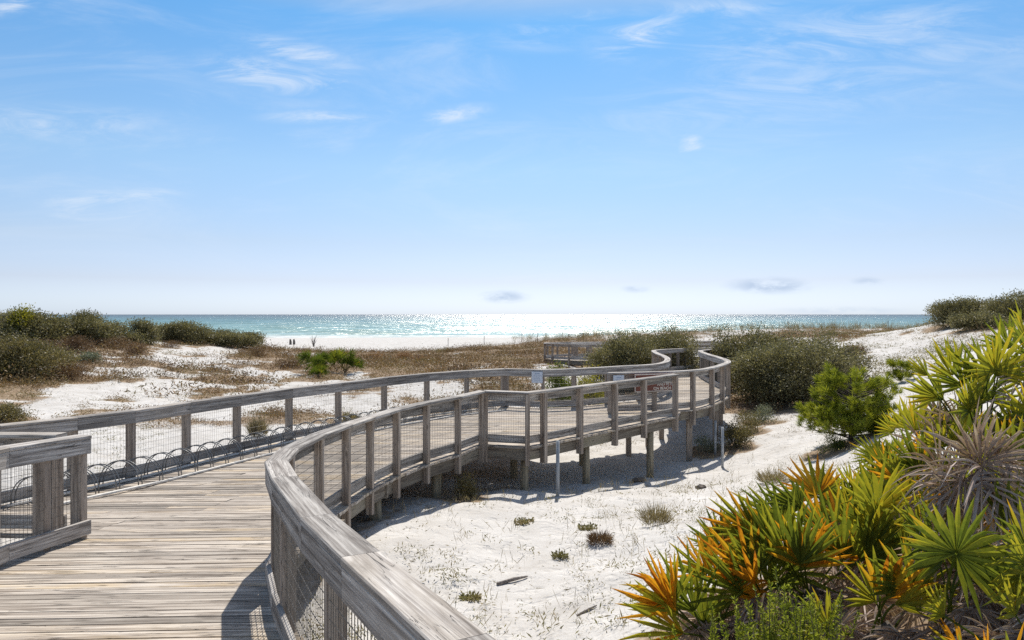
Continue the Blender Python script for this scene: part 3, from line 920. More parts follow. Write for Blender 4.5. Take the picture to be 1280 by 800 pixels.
put('dune_shrub', 'russet low bush at the foot of the left crest, left of the sand slope', 'shrub', 115, 182, 424, 44, 1.6, M['russet'], 5000, ls=.10, lobes=12, group=LG, lw=.25)
put('dune_shrub', 'silver grey shrub on the left sand slope', 'shrub', 96, 126, 443, 36, 1.3, M['grey_leaf'], 3500, ls=.07, lobes=8, group=LG)
put('dune_shrub', 'small dark green shrub at the left edge just above the railing', 'shrub', -25, 22, 505, 19.5, 1.2, M['olive'], 5000, ls=.05, lobes=10, group=LG)
put('dune_shrub', 'russet twigs between the dark crest shrubs and the wide olive brown shrub', 'shrub', -30, 74, 424, 37, 1.6, M['russet'], 8000, ls=.09, lobes=14, group=LG, lw=.25)
put('dune_shrub', 'brown bush hugging the slope right of the silver grey shrub', 'shrub', 156, 182, 432, 42, 1.2, M['russet'], 3500, ls=.08, lobes=8, group=LG, lw=.3)
put('dune_shrub', 'small brown bush on the bare sand below the middle of the crest', 'shrub', 204, 222, 427, 50, 1.0, M['russet'], 2000, ls=.08, lobes=6, group=LG, lw=.3)
put('dune_shrub', 'russet bush below the seaward end of the left dune', 'shrub', 296, 332, 436, 52, 1.6, M['russet'], 4000, ls=.09, lobes=8, group=LG, lw=.3)
# middle flats
MG = 'bushes on the brown flats'
for px0, px1, pt, d, mt, lab in ((492, 512, 441, 62, 'orange_brown', 'orange brown round bush on the flats beyond the railing, the tallest of three'),
                                 (455, 480, 441, 64, 'orange_brown', 'pale orange brown bush right of the mid palmettos'),
                                 (515, 536, 452, 58, 'orange_brown', 'low orange bush nearest the sand patch on the flats'),
                                 (540, 566, 438, 78, 'olive', 'small dark bush far out on the flats before the beach'),
                                 (605, 640, 437, 80, 'russet', 'russet bush at the beach edge of the flats'),
                                 (1060, 1080, 441, 41, 'russet', 'russet low bush at the foot of the right dune'),
                                 (1018, 1062, 414, 62, 'olive', 'round grey olive bush beyond the big scrub oak'),
                                 (345, 378, 455, 45, 'russet', 'brown bush left of the mid palmettos')):
    put('dune_bush', lab, 'bush', px0, px1, pt, d, (px1 - px0) / F * d, M[mt], 3500, ls=.09, lobes=9, group=MG, lw=.3)
# right dune
RG = 'shrubs on the right dune crest'
put('dune_shrub', 'round shrub on the right dune crest nearest the sea', 'shrub', 1164, 1240, 369, 47, 3.2, M['oak'], 24000, ls=.10, lobes=26, group=RG)
put('dune_shrub', 'tall shrub on the right dune crest at the picture edge', 'shrub', 1218, 1330, 363, 44, 3.6, M['oak'], 26000, ls=.10, lobes=28, group=RG)
put('dune_shrub', 'low shrub lapping down from the right dune crest towards the palmettos', 'shrub', 1196, 1262, 392, 42, 2.4, M['oak'], 9000, ls=.10, lobes=14, group=RG)
put('dune_shrub', 'yellow green leafy bush behind the railing with the white notice', 'shrub', 680, 722, 440, 23.2, 1.4, M['bright'], 9000, ls=.06, lobes=14, group='leafy bushes behind the platform')
put('dune_shrub', 'yellow green leafy bush behind the railing, closer to the brown sign', 'shrub', 714, 758, 440, 23.8, 1.4, M['yellow_leaf'], 9000, ls=.06, lobes=14, group='leafy bushes behind the platform')
put('dune_shrub', 'pale green weed at the foot of the pine sapling', 'shrub', 1020, 1058, 541, 17.0, .5, M['bright'], 2500, ls=.03, lobes=8, twig=False)
put('dune_shrub', 'dry olive weeds at the foot of the big scrub oak', 'shrub', 912, 950, 512, 22.5, .9, M['olive'], 3000, ls=.045, lobes=9, twig=False)
put('dune_shrub', 'grey weed between the dry weeds and the big scrub oak', 'shrub', 938, 968, 505, 24, .9, M['grey_leaf'], 2500, ls=.045, lobes=7, twig=False)
put('dune_shrub', 'small bush in the shade under the S bend beside the pipes', 'shrub', 905, 935, 525, 20.5, .8, M['olive'], 3000, ls=.05, lobes=9)
put('dune_shrub', 'dark weed under the S bend left of the pipes', 'shrub', 872, 896, 537, 20.6, .6, M['grey_leaf'], 1500, ls=.04, lobes=6)
put('dune_shrub', 'little green weed in the shade of the near deck', 'shrub', 570, 592, 592, 13.2, .5, M['olive'], 1600, ls=.035, lobes=6, twig=False)


# pines
def pine(name, label, x, y, h, w, nt=150, nn=55, ln=.16):
    rg = random.Random(int(x * 31 + y * 7)); z0 = g1(x, y)
    root = empty(name, (x, y, z0), label, 'tree', 'pine saplings')
    mb = MB(); tips = []
    pj = random.Random(5)
    mb.tube([(x, y, z0 - .1), (x + .03 * h, y, z0 + h * .5), (x, y, z0 + h * .93)], [.035 * h, .022 * h, .006 * h], 8)
    tr = mb.build('trunk', M['bark'], root, loc=(x, y, z0))
    mb = MB()
    for i in range(int(nt / 5)):
        t = rg.uniform(.0, .97); a = rg.uniform(0, 6.283); r = (w / 2) * (1.05 - .55 * t ** 2) * rg.uniform(.6, 1.12)
        b0 = Vector((x, y, z0 + h * t * .8)); e = Vector((x + math.cos(a) * r, y + math.sin(a) * r, z0 + h * min(1, t * .84 + .12 + rg.uniform(0, .08))))
        m = b0.lerp(e, .55) - Vector((0, 0, .03 * h))
        mb.tube([b0, m, e], [.009 * h, .006 * h, .003 * h], 5)
        if i % 3 == 0:
            t = rg.uniform(0, .3); e = Vector((x + math.cos(a) * r, y + math.sin(a) * r, z0 + h * (t * .9 + rg.uniform(.05, .2)))); m = b0.lerp(e, .6)
        for q in range(6):
            s_ = rg.uniform(.3, 1.0); p = (m.lerp(e, (s_ - .3) / .7) if s_ > .3 else m) + Vector((rg.uniform(-.1, .1), rg.uniform(-.1, .1), rg.uniform(-.03, .1))) * h * .7
            tips.append((p, (e - b0).normalized()))
    mb.build('limbs', M['bark'], root, loc=(x, y, z0))
    Pp, Dd = [], []
    for p, d in tips:
        dd = rand_dirs(nn) * .75 + np.array([d.x * .5, d.y * .5, .65]); dd /= np.linalg.norm(dd, axis=1)[:, None]
        Pp.append(np.array(p)[None] + np.outer(RNG.uniform(-.5, .4, nn) * ln, np.array([d.x * .5, d.y * .5, .7]))); Dd.append(dd)
    Pp, Dd = np.concatenate(Pp), np.concatenate(Dd)
    quads_obj('crown', leaf_quads(Pp, Dd, RNG.uniform(.7, 1.2, len(Pp)) * ln, .012), M['pine'], root, loc=(x, y, z0))


x, y, w, h = S(1010, 1116, 462, 17.2); pine('pine_sapling', 'bushy bright green pine sapling on the sand left of the palmettos', x, y, h, w * 1.12, 640, 52, .15)
x, y, w, h = S(1106, 1144, 452, 27); pine('pine_sapling', 'small pine sapling on the sand between the big sapling and the right dune', x, y, h, w, 90, 40, .18)

# ---- dune scrub: uncountable low twigs
def scrub_field(name, label, mat, pts, hts, per, blade_l, blade_w, spread, upw=.9):
    n = len(pts); z = gz(pts[:, 0], pts[:, 1])
    ci = np.repeat(np.arange(n), per)
    m = len(ci)
    hh = hts[ci]
    off = RNG.normal(size=(m, 3)) * np.array([spread, spread, 0]) * hh[:, None]
    off[:, 2] = np.abs(RNG.normal(size=m)) * .38 * hh
    Pp = np.stack([pts[ci, 0], pts[ci, 1], z[ci] + .005], -1) + off
    dd = rand_dirs(m) * .8 + np.array([0, 0, upw]); dd /= np.linalg.norm(dd, axis=1)[:, None]
    V = leaf_quads(Pp, dd, hh * blade_l * RNG.uniform(.6, 1.4, m), np.maximum(.006, hh * blade_w))
    return tag(quads_obj(name, V, mat), label, None, None, 'stuff')


def sample(nmax, ymin, ymax, fun, pmargin=.8):
    s = RNG.uniform(np.log(ymin + 12), np.log(ymax + 12), nmax); yy = np.exp(s) - 12
    xx = RNG.uniform(-pmargin, pmargin, nmax) * (yy + 4)
    keep = RNG.uniform(size=nmax) < fun(xx, yy)
    return np.stack([xx[keep], yy[keep]], -1)


def inside(poly_, xx, yy):
    r = np.zeros(len(xx), bool)
    for (x0, y0), (x1, y1) in zip(poly_, poly_[1:] + poly_[:1]):
        with np.errstate(divide='ignore', invalid='ignore'):
            c_ = ((y0 <= yy) != (y1 <= yy)) & (xx < x0 + (yy - y0) / (y1 - y0 + 1e-12) * (x1 - x0))
        r ^= c_
    return r



def offdeck(xx, yy): return ~inside(poly, xx, yy)
pts = sample(26000, 19, 117, lambda a, b_: litter(a, b_) * offdeck(a, b_))
scrub_field('dune_scrub', 'low brown and olive scrub covering the dune flats', M['scrub'], pts, RNG.uniform(.08, .46, len(pts)) * np.clip(.45 + pts[:, 1] / 110, .45, 1.2), 40, .32, .085, .8, .35)
pts = sample(5500, 30, 116, lambda a, b_: litter(a, b_) * (fbm(a * .1, b_ * .1, 41) > .47))
scrub_field('russet_scrub', 'russet twigs standing between the olive scrub on the flats', M['russet'], pts, RNG.uniform(.25, .7, len(pts)), 44, .34, .06, .75, .4)
pts = sample(1500, 26, 84, lambda a, b_: (litter(a, b_) > .5) * offdeck(a, b_) * (640 + F * a / b_ < 1000))
scrub_field('heath_mounds', 'rounded knee high heath mounds among the low scrub', M['heath'], pts, RNG.uniform(.3, .85, len(pts)), 130, .22, .06, .75, .3)
# sea oats along the front dune
pts = sample(5000, 84, 120, lambda a, b_: (640 + F * a / b_ > 640) * np.clip((fbm(a * .25, b_ * .25, 33) - .42) / .1, .05, 1) * .75)
scrub_field('sea_oats', 'thin straw coloured sea oats along the front dune', M['straw'], pts, RNG.uniform(.35, .9, len(pts)), 16, 1.0, .025, .22, 1.6)
# small herbs and stalks on the near white sand
pts = sample(9000, 5.5, 60, lambda a, b_: offdeck(a, b_) * np.clip((fbm(a * .8, b_ * .8, 51) - .43) / .10, .06, 1))
scrub_field('dune_herbs', 'scattered small dry herbs on the white sand', M['seedling'], pts, RNG.uniform(.025, .13, len(pts)), 18, .5, .12, .9, .5)
pts = sample(1500, 5.5, 24, lambda a, b_: offdeck(a, b_) * (a > -3) * .8)
scrub_field('dry_stalks', 'thin reddish dry stalks scattered on the sand', M['straw'], pts, RNG.uniform(.10, .26, len(pts)), 8, .9, .015, .3, 1.1)

pts = sample(9000, 28, 62, lambda a, b_: (640 + F * a / b_ > 1020) * np.clip((fbm(a * .5, b_ * .5, 77) - .44) / .10, 0.02, 1))
scrub_field('dune_weeds', 'dark low weeds dotted over the right dune', M['olive'], pts, RNG.uniform(.08, .42, len(pts)), 34, .35, .08, .9, .35)

pts = sample(14000, 5, 34, lambda a, b_: offdeck(a, b_) * np.clip((fbm(a * .6, b_ * .6, 91) - .38) / .14, .1, 1))
nz_ = len(pts); Pp = np.stack([pts[:, 0], pts[:, 1], gz(pts[:, 0], pts[:, 1]) + .012], -1)
dd = rand_dirs(nz_); dd[:, 2] = np.abs(dd[:, 2]) * .25; dd /= np.linalg.norm(dd, axis=1)[:, None]
tag(quads_obj('plant_debris', leaf_quads(Pp, dd, RNG.uniform(.015, .075, nz_) * (1 + 1.6 * (RNG.uniform(size=nz_) > .93)), RNG.uniform(.006, .018, nz_)), M['straw']), 'tiny dry leaf and twig bits strewn on the sand', kind='stuff')

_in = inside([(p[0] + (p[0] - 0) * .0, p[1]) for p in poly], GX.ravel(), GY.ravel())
_shade_in = inside([(p[0], p[1] - .45) for p in poly], GX.ravel(), GY.ravel())
LIT_SHADE = np.maximum(LIT, (.34 * _in + .30 * _shade_in) * np.clip((1.2 - GX.ravel()) / 1.4, .12, 1) * np.clip(.5 + fbm(GX.ravel() * .7, GY.ravel() * .7, 61) , 0, 1) * (GY.ravel() < 24))  # deck's shade painted into the ground, under it and along its near side
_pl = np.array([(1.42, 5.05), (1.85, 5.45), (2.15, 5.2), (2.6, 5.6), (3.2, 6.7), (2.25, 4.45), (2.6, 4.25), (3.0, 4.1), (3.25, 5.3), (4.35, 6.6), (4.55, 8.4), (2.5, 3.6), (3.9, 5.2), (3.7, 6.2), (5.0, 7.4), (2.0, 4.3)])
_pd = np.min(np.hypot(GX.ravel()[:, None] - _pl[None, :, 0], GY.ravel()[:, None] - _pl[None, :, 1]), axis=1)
LIT_SHADE = np.maximum(LIT_SHADE, np.clip((1.0 - _pd) / .5, 0, 1) * (GY.ravel() < 12))
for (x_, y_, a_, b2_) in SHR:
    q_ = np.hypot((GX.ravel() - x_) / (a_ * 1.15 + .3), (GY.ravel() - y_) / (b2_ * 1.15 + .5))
    LIT_SHADE = np.maximum(LIT_SHADE, np.clip((1.12 - q_) / .35, 0, 1) * .9)
ground.data.attributes['litter'].data.foreach_set('value', LIT_SHADE.astype(np.float32))  # attribute holds real litter and the painted deck shade together



# named tufts on the sand
def tuft(name, label, px, py, d, w, h, mat, n, ll=.5, wd=.006, up=.8):
    x = (px - 640) / F * d; z0 = g1(x, d)
    Pp = np.stack([x + np.clip(RNG.normal(size=n), -1.3, 1.3) * w * .19, d + np.clip(RNG.normal(size=n), -1.3, 1.3) * w * .17, np.full(n, z0) + np.abs(RNG.normal(size=n)) * h * .25 - .015], -1)
    out = Pp - np.array([x, d, z0 - h * .4]); dd = out / np.linalg.norm(out, axis=1)[:, None] + rand_dirs(n) * .5 + np.array([0, 0, up * .5]); dd /= np.linalg.norm(dd, axis=1)[:, None]
    V = leaf_quads(Pp, dd, h * ll * RNG.uniform(.6, 1.3, n), wd)
    tag(quads_obj(name, V, mat, None, loc=(x, d, z0)), label, 'tuft', 'tufts on the white sand')


tuft('grass_tuft', 'rusty brown dry tuft alone on the white sand', 750, 680, 9.7, .42, .16, M['russet'], 900, .7, .006, .3)
tuft('grass_tuft', 'pale green grey tuft right of the rusty one', 820, 666, 10.3, .5, .26, M['straw'], 700, .8, .006)
tuft('grass_tuft', 'olive leafy tuft close to the cap rail on the sand', 588, 752, 7.9, .34, .10, M['seedling'], 260, .5, .026, .3)
tuft('grass_tuft', 'straw coloured tuft between the palmettos and the pipes', 965, 598, 14.2, .7, .25, M['straw'], 700, .7, .009)
tuft('grass_tuft', 'low olive tuft above the rusty one', 735, 660, 10.8, .45, .09, M['seedling'], 300, .5, .03, .3)
tuft('grass_tuft', 'low olive tuft left on the slope below the piles', 655, 652, 11.2, .5, .09, M['seedling'], 340, .5, .03, .3)
tuft('grass_tuft', 'grey green weed clump seen through the wire of the long railing', 322, 540, 18, .5, .45, M['straw'], 800, .7, .012)
tuft('grass_tuft', 'dark green weed clump through the railing wire near the curve', 438, 517, 21, .6, .4, M['olive'], 900, .5, .03)
tuft('grass_tuft', 'small bright tuft on sand below the dead palmetto fronds', 700, 690, 9.3, .3, .1, M['seedling'], 200, .5, .02, .3)

# driftwood
def stick(label, a, b_, r=.014):
    za, zb = g1(a[0], a[1]) + r * .6, g1(b_[0], b_[1]) + r
    m = ((a[0] + b_[0]) / 2 + .02, (a[1] + b_[1]) / 2, (za + zb) / 2 + .012)
    mb = MB(); mb.tube([(a[0], a[1], za), m, (b_[0], b_[1], zb)], [r, r * 1.1, r * .5], 7)
    tag(mb.build('driftwood_stick', M['stick'], loc=(a[0], a[1], za)), label, 'driftwood', 'sticks on the sand')


stick('grey stick lying on the sand above the cap rail', (-.17, 8.25), (.18, 8.5), .02)
stick('small grey stick on the sand left of the palmettos', (.62, 6.85), (.82, 6.98), .012)
stick('thin long stick on the sand near the straw tuft', (4.6, 13.0), (6.0, 13.7), .013)
def lump(label, px, py, d, w, h):
    x = (px - 640) / F * d; z0 = g1(x, d); rg = random.Random(px)
    mb = MB(); rings = []
    for i in range(6):
        t = i / 5; r = max(.02, math.sin(math.pi * (.12 + .8 * t)) ** .7) * .5
        rings.append([Vector((x - w / 2 + w * t, d + math.cos(q) * r * w * .5 * rg.uniform(.75, 1.15), z0 + h * .35 + math.sin(q) * r * h * rg.uniform(.7, 1.2))) for q in [2 * math.pi * j / 9 for j in range(9)]])
    mb.ring_tube(rings)
    tag(mb.build('driftwood_log', M['rock'], loc=(x, d, z0)), label, 'driftwood', 'dark stumps on the sand')


lump('dark stump on the open sand right of the piles', 876, 608, 14.5, .22, .11)
lump('dark broken log lying between the round piles', 799, 601, 16.2, .32, .11)

# two dark posts and a bare shrub on the beach
for px, lab in ((363, 'left one of two dark stub posts on the open beach'), (367.5, 'right one of two dark stub posts on the open beach')):
    d = 122; x = (px - 640) / F * d; z0 = g1(x, d); mb = MB()
    mb.tube([(x, d, z0 - .3), (x + .02, d, z0 + .5), (x - .03, d, z0 + .95)], [.22, .2, .13], 8)
    tag(mb.build('beach_post', M['rock'], loc=(x, d, z0)), lab, 'post', 'stub posts on the beach')
d = 108; x = (392 - 640) / F * d; z0 = g1(x, d); mb = MB()
for i in range(26):
    a = random.uniform(0, 6.28); l = random.uniform(.6, 1.9); s_ = random.uniform(.1, .5)
    mb.tube([(x, d, z0 - .1), (x + math.cos(a) * s_ * .4, d + math.sin(a) * s_ * .4, z0 + l * .5), (x + math.cos(a) * s_ * 1.1, d + math.sin(a) * s_, z0 + l)], [.035, .025, .012], 4)
tag(mb.build('bare_shrub', M['stick'], loc=(x, d, z0)), 'bare twiggy shrub standing against the pale beach', 'shrub')
# thin stakes along the beach fence line
for i, (px, d) in enumerate(((560, 104), (605, 104), (652, 105), (672, 100), (940, 112), (985, 112), (1030, 113), (1075, 114), (1110, 114))):
    x = (px - 640) / F * d; z0 = g1(x, d); mb = MB(); mb.tube([(x, d, z0 - .2), (x + .03, d, z0 + 1.25)], .045, 6)
    tag(mb.build('fence_stake', M['stick'], loc=(x, d, z0)), 'thin wooden stake before the water, ' + ('first', 'second', 'third', 'fourth', 'fifth', 'sixth', 'seventh', 'eighth', 'last')[i] + ' from the left along the front dune', 'stake', 'stakes along the front dune')


# ------------------------------------------------------------------ palmettos
def frond_mesh(hub, axis, nrm, L, base, kind, fan, rg, nseg=None, petiole=True, droop=0.0):
    """fan leaf: folded blades radiating from a hub, with its stalk down to the plant base"""
    a = axis.normalized(); n = (nrm - a * nrm.dot(a)).normalized(); s = a.cross(n)
    nseg = nseg or int(fan / 10.5)
    L = L * .9
    V, Fc, T = [], [], []
    for i in range(nseg):
        t = (i + .5) / nseg - .5
        ang = R(fan) * t + rg.uniform(-.03, .03)
        ln = L * (1 - .28 * abs(2 * t) ** 1.6) * rg.uniform(.88, 1.06)
        if kind == 'd': ln *= rg.uniform(.75, 1.15)
        d = a * math.cos(ang) + s * math.sin(ang)
        lat = -a * math.sin(ang) + s * math.cos(ang)
        lift = rg.uniform(-.10, .10) + (.14 if i % 2 else -.06) * .5
        cup = .18 * (1 - math.cos(ang))
        d = (d + n * (lift + cup)).normalized()
        w = min(.036, .95 * R(fan) / nseg * L * .5) * rg.uniform(.85, 1.1)
        if kind == 'd': w *= rg.uniform(.45, .8)
        dr = droop * rg.uniform(.5, 1.4) + (.22 if kind == 'd' else .05) * rg.uniform(0, 1)
        tw = rg.uniform(-.5, .5) * (1.8 if kind == 'd' else .35)
        side = (lat * math.cos(tw) + n * math.sin(tw))
        if kind == 'g': base_t, tip = rg.uniform(.06, .32), (rg.uniform(.3, .75) if rg.random() < .35 else rg.uniform(.1, .3))
        elif kind == 'k': base_t, tip = rg.uniform(0, .1), rg.uniform(.0, .16)
        elif kind == 'y': base_t, tip = rg.uniform(.22, .52), rg.uniform(.35, .62)
        elif kind == 'o':
            base_t, tip = (rg.uniform(.55, .78), rg.uniform(.62, .95)) if rg.random() < .62 else (rg.uniform(.1, .4), rg.uniform(.3, .8))
        else: base_t, tip = rg.uniform(.0, .55), rg.uniform(.5, 1)
        b0 = len(V)
        rows = ((.02, .16), (.22, .62), (.45, 1.0), (.68, .8), (.86, .42), (1.0, .03))
        kink = rg.uniform(.5, .75) if rg.random() < (.22 if kind == 'd' else .16) else 9
        kd = (Vector((0, 0, -1)) * rg.uniform(.3, .9) + n * rg.uniform(-.4, .4))
        for u, ww in rows:
            p = hub + d * ln * u - Vector((0, 0, 1)) * dr * ln * u * u + kd * max(0, u - kink) * ln
            fold = w * ww * .45
            V += [p + side * w * ww * .5, p - n * fold * .8, p - side * w * ww * .5]
            T += [base_t + (tip - base_t) * u ** 1.5] * 3
        for r_ in range(len(rows) - 1):
            q = b0 + r_ * 3
            Fc += [(q, q + 1, q + 4, q + 3), (q + 1, q + 2, q + 5, q + 4)]
    if petiole:
        b0v = base; e = hub
        m = b0v.lerp(e, .55) + Vector((0, 0, .10 * (e - b0v).length)) - a * .08
        pts = []
        for j in range(7):
            t = j / 6; pts.append(b0v * (1 - t) ** 2 + m * 2 * t * (1 - t) + e * t * t)
        for j, p in enumerate(pts):
            dd = (pts[min(j + 1, 6)] - pts[max(j - 1, 0)]).normalized(); sd = dd.cross(n)
            if sd.length < .01: sd = s
            sd.normalize(); uu = sd.cross(dd); r_ = .007
            q = len(V)
            V += [p + sd * r_, p + uu * r_, p - sd * r_, p - uu * r_]; T += [.15 if kind in 'gyok' else .5] * 4
            if j:
                for c_ in range(4): Fc.append((q - 4 + c_, q - 4 + (c_ + 1) % 4, q + (c_ + 1) % 4, q + c_))
    return V, Fc, T


def add_frond(plant, spec, rg):
    px, py, d, th, tilt, L, kind, fan = spec
    hub = P(px, py, d)
    ct, st = math.cos(R(tilt)), math.sin(R(tilt))
    ax = Vector((math.cos(R(th)) * ct, -st, math.sin(R(th)) * ct))
    nrm = Vector((rg.uniform(-.35, .35), -1, rg.uniform(.0, .55)))
    base = plant.location + Vector((rg.uniform(-.06, .06), rg.uniform(-.06, .06), .05))
    V, Fc, T = frond_mesh(hub, ax, nrm, L, base, kind, fan, rg, droop=.16 if kind == 'd' else 0, petiole=(hub - base).length < 1.5)
    m_ = bpy.data.meshes.new('frond'); m_.from_pydata([tuple(v - plant.location) for v in V], [], Fc)
    at_ = m_.attributes.new('tone', 'FLOAT', 'POINT'); at_.data.foreach_set('value', np.clip(np.array(T, dtype=np.float32), 0, 1))
    m_.materials.append(M['dead_frond'] if kind == 'd' else M['frond']); m_.update()
    o = bpy.data.objects.new('frond', m_); COL.objects.link(o); o.parent = plant
    if kind == 'd': o['label'] = 'dead grey brown frond'
    elif kind == 'o': o['label'] = 'frond turning orange'


def palmetto(label, bx, by, fronds, filler=0, fk='g', r=.45, hmin=.2, hmax=.6, seed=1, litter_n=9, group='saw palmettos on the near dune', Lf=.42):
    rg = random.Random(seed)
    z0 = g1(bx, by)
    pl = empty('saw_palmetto', (bx, by, z0), label, 'palmetto', group)
    mb = MB()
    mb.tube([(bx, by, z0 - .15), (bx + rg.uniform(-.05, .05), by, z0 + .05), (bx + rg.uniform(-.1, .1), by - .03, z0 + .17)], [.07, .075, .05], 9)
    mb.build('stem', M['bark'], pl, loc=(bx, by, z0))
    for f in fronds: add_frond(pl, f, rg)
    for i in range(filler):
        a = rg.uniform(0, 2 * math.pi); rr = r * math.sqrt(rg.uniform(.1, 1))
        x, y = bx + math.cos(a) * rr, by + math.sin(a) * rr
        z = max(z0, g1(x, y)) + rg.uniform(hmin, hmax)
        px, py = 640 + F * x / y, HY + F * (CZ - z) / y
        th = 90 - (x - bx) / r * 55 + rg.uniform(-25, 25)
        add_frond(pl, (px, py, y, th, (by - y) / r * 35 + rg.uniform(-20, 20), Lf * rg.uniform(.85, 1.2), rg.choice(fk), rg.uniform(105, 190)), rg)
    for i in range(litter_n):
        a = rg.uniform(0, 2 * math.pi); rr = r * rg.uniform(.2, .9)
        x, y = bx + math.cos(a) * rr, by + math.sin(a) * rr; z = g1(x, y) + rg.uniform(.08, .24)
        px, py = 640 + F * x / y, HY + F * (CZ - z) / y
        add_frond(pl, (px, py, y, rg.uniform(200, 340), rg.uniform(-20, 60), Lf * rg.uniform(.8, 1.1), 'd', rg.uniform(120, 220)), rg)
    return pl


# (hub px, hub py, distance, screen angle of the fan axis, tilt towards the viewer, blade length, kind, fan angle)
palmetto('palmetto with orange fronds at the low left edge of the thicket', 1.42, 5.05,
         [(845, 765, 5.0, 132, 15, .64, 'o', 95), (868, 765, 5.1, 112, 0, .58, 'g', 110), (855, 792, 4.9, 158, 20, .60, 'o', 80), (880, 780, 5.2, 80, 10, .5, 'g', 120), (850, 770, 5.15, 142, 5, .6, 'y', 60)],
         4, 'goy', .4, .15, .35, 3)
palmetto('palmetto with orange streaked fan rising second from the left', 1.85, 5.45,
         [(940, 725, 5.3, 128, 10, .66, 'o', 100), (950, 715, 5.45, 108, 0, .62, 'g', 120), (930, 742, 5.2, 150, 15, .64, 'g', 90), (945, 730, 5.15, 118, 25, .45, 'o', 60), (960, 735, 5.3, 60, 10, .5, 'g', 110), (925, 720, 5.6, 122, -5, .55, 'o', 70)],
         6, 'ggo', .45, .2, .45, 4)
palmetto('tall upright green palmetto in the middle of the thicket', 2.15, 5.2,
         [(985, 700, 5.15, 98, 5, .58, 'g', 105), (972, 690, 5.3, 118, 0, .55, 'g', 90), (1000, 705, 5.0, 72, 15, .5, 'g', 100), (968, 705, 5.35, 105, -5, .62, 'g', 80), (958, 680, 5.5, 125, 0, .5, 'o', 60)],
         6, 'ggo', .45, .2, .5, 5)
palmetto('broad green palmetto in front of the dead fronds', 2.6, 5.6,
         [(1055, 695, 5.3, 92, 10, .6, 'g', 130), (1040, 680, 5.5, 112, 0, .6, 'g', 110), (1075, 700, 5.2, 65, 15, .55, 'g', 110), (1065, 660, 5.8, 95, 0, .55, 'y', 110), (1030, 665, 5.9, 125, -5, .5, 'o', 60)],
         9, 'ggoy', .5, .25, .55, 6)
palmetto('green palmetto furthest down the slope behind the thicket', 3.2, 6.7,
         [(1085, 640, 6.5, 105, 0, .62, 'g', 130), (1105, 630, 6.6, 80, 0, .6, 'g', 130), (1068, 650, 6.3, 130, 5, .6, 'g', 110), (1125, 610, 6.8, 100, 0, .45, 'o', 90), (1130, 640, 6.4, 70, 10, .5, 'y', 110), (1095, 655, 6.2, 92, 15, .55, 'g', 120)],
         6, 'ggy', .3, .15, .4, 7, Lf=.38)
palmetto('low palmetto with orange fan at the bottom of the thicket', 2.25, 4.45,
         [(1108, 748, 4.45, 62, 20, .42, 'o', 85), (1100, 745, 4.5, 100, 10, .42, 'o', 60), (1095, 752, 4.5, 135, 15, .4, 'y', 90), (1118, 755, 4.4, 20, 25, .38, 'y', 80)],
         2, 'y', .35, .1, .25, 8, litter_n=12, Lf=.36)
palmetto('star shaped green palmetto at the front of the thicket', 2.6, 4.25,
         [(1195, 692, 4.05, 75, 25, .42, 'g', 290), (1180, 700, 4.3, 150, 10, .4, 'g', 120), (1210, 715, 4.2, 0, 20, .36, 'g', 110), (1170, 690, 4.5, 110, 0, .42, 'g', 120)],
         2, 'g', .3, .2, .3, 9, litter_n=12, Lf=.36)
palmetto('yellow green palmetto at the right edge, low down', 3.0, 4.1,
         [(1282, 705, 3.95, 168, 20, .34, 'y', 110), (1290, 720, 3.9, 200, 20, .32, 'y', 90), (1285, 690, 4.1, 120, 5, .38, 'g', 120), (1255, 660, 4.6, 95, 0, .42, 'g', 60), (1268, 650, 4.7, 80, 0, .4, 'g', 50)],
         2, 'g', .3, .15, .3, 10, litter_n=12, Lf=.36)
palmetto('palmetto of large grey dead fan leaves', 3.25, 5.3,
         [(1228, 585, 4.7, 150, 35, .60, 'd', 340), (1224, 580, 4.75, 60, 30, .55, 'd', 320), (1190, 625, 4.7, 185, 30, .55, 'd', 280), (1205, 600, 4.65, 240, 35, .52, 'd', 300), (1250, 600, 4.7, 290, 40, .5, 'd', 260), (1175, 585, 5.1, 160, 15, .58, 'd', 180), (1215, 575, 4.8, 120, 20, .60, 'd', 200), (1245, 575, 4.8, 30, 25, .55, 'd', 200), (1185, 610, 4.75, 160, 30, .55, 'd', 160),
          (1232, 575, 5.3, 90, 0, .38, 'g', 80), (1248, 570, 5.4, 75, 0, .4, 'y', 70), (1270, 575, 5.3, 60, 5, .4, 'g', 100), (1262, 560, 5.6, 95, 0, .35, 'o', 40), (1120, 600, 5.8, 130, 5, .35, 'o', 110), (1285, 625, 5.0, 240, 30, .5, 'd', 200)],
         3, 'gy', .4, .3, .6, 11, litter_n=24, Lf=.42)
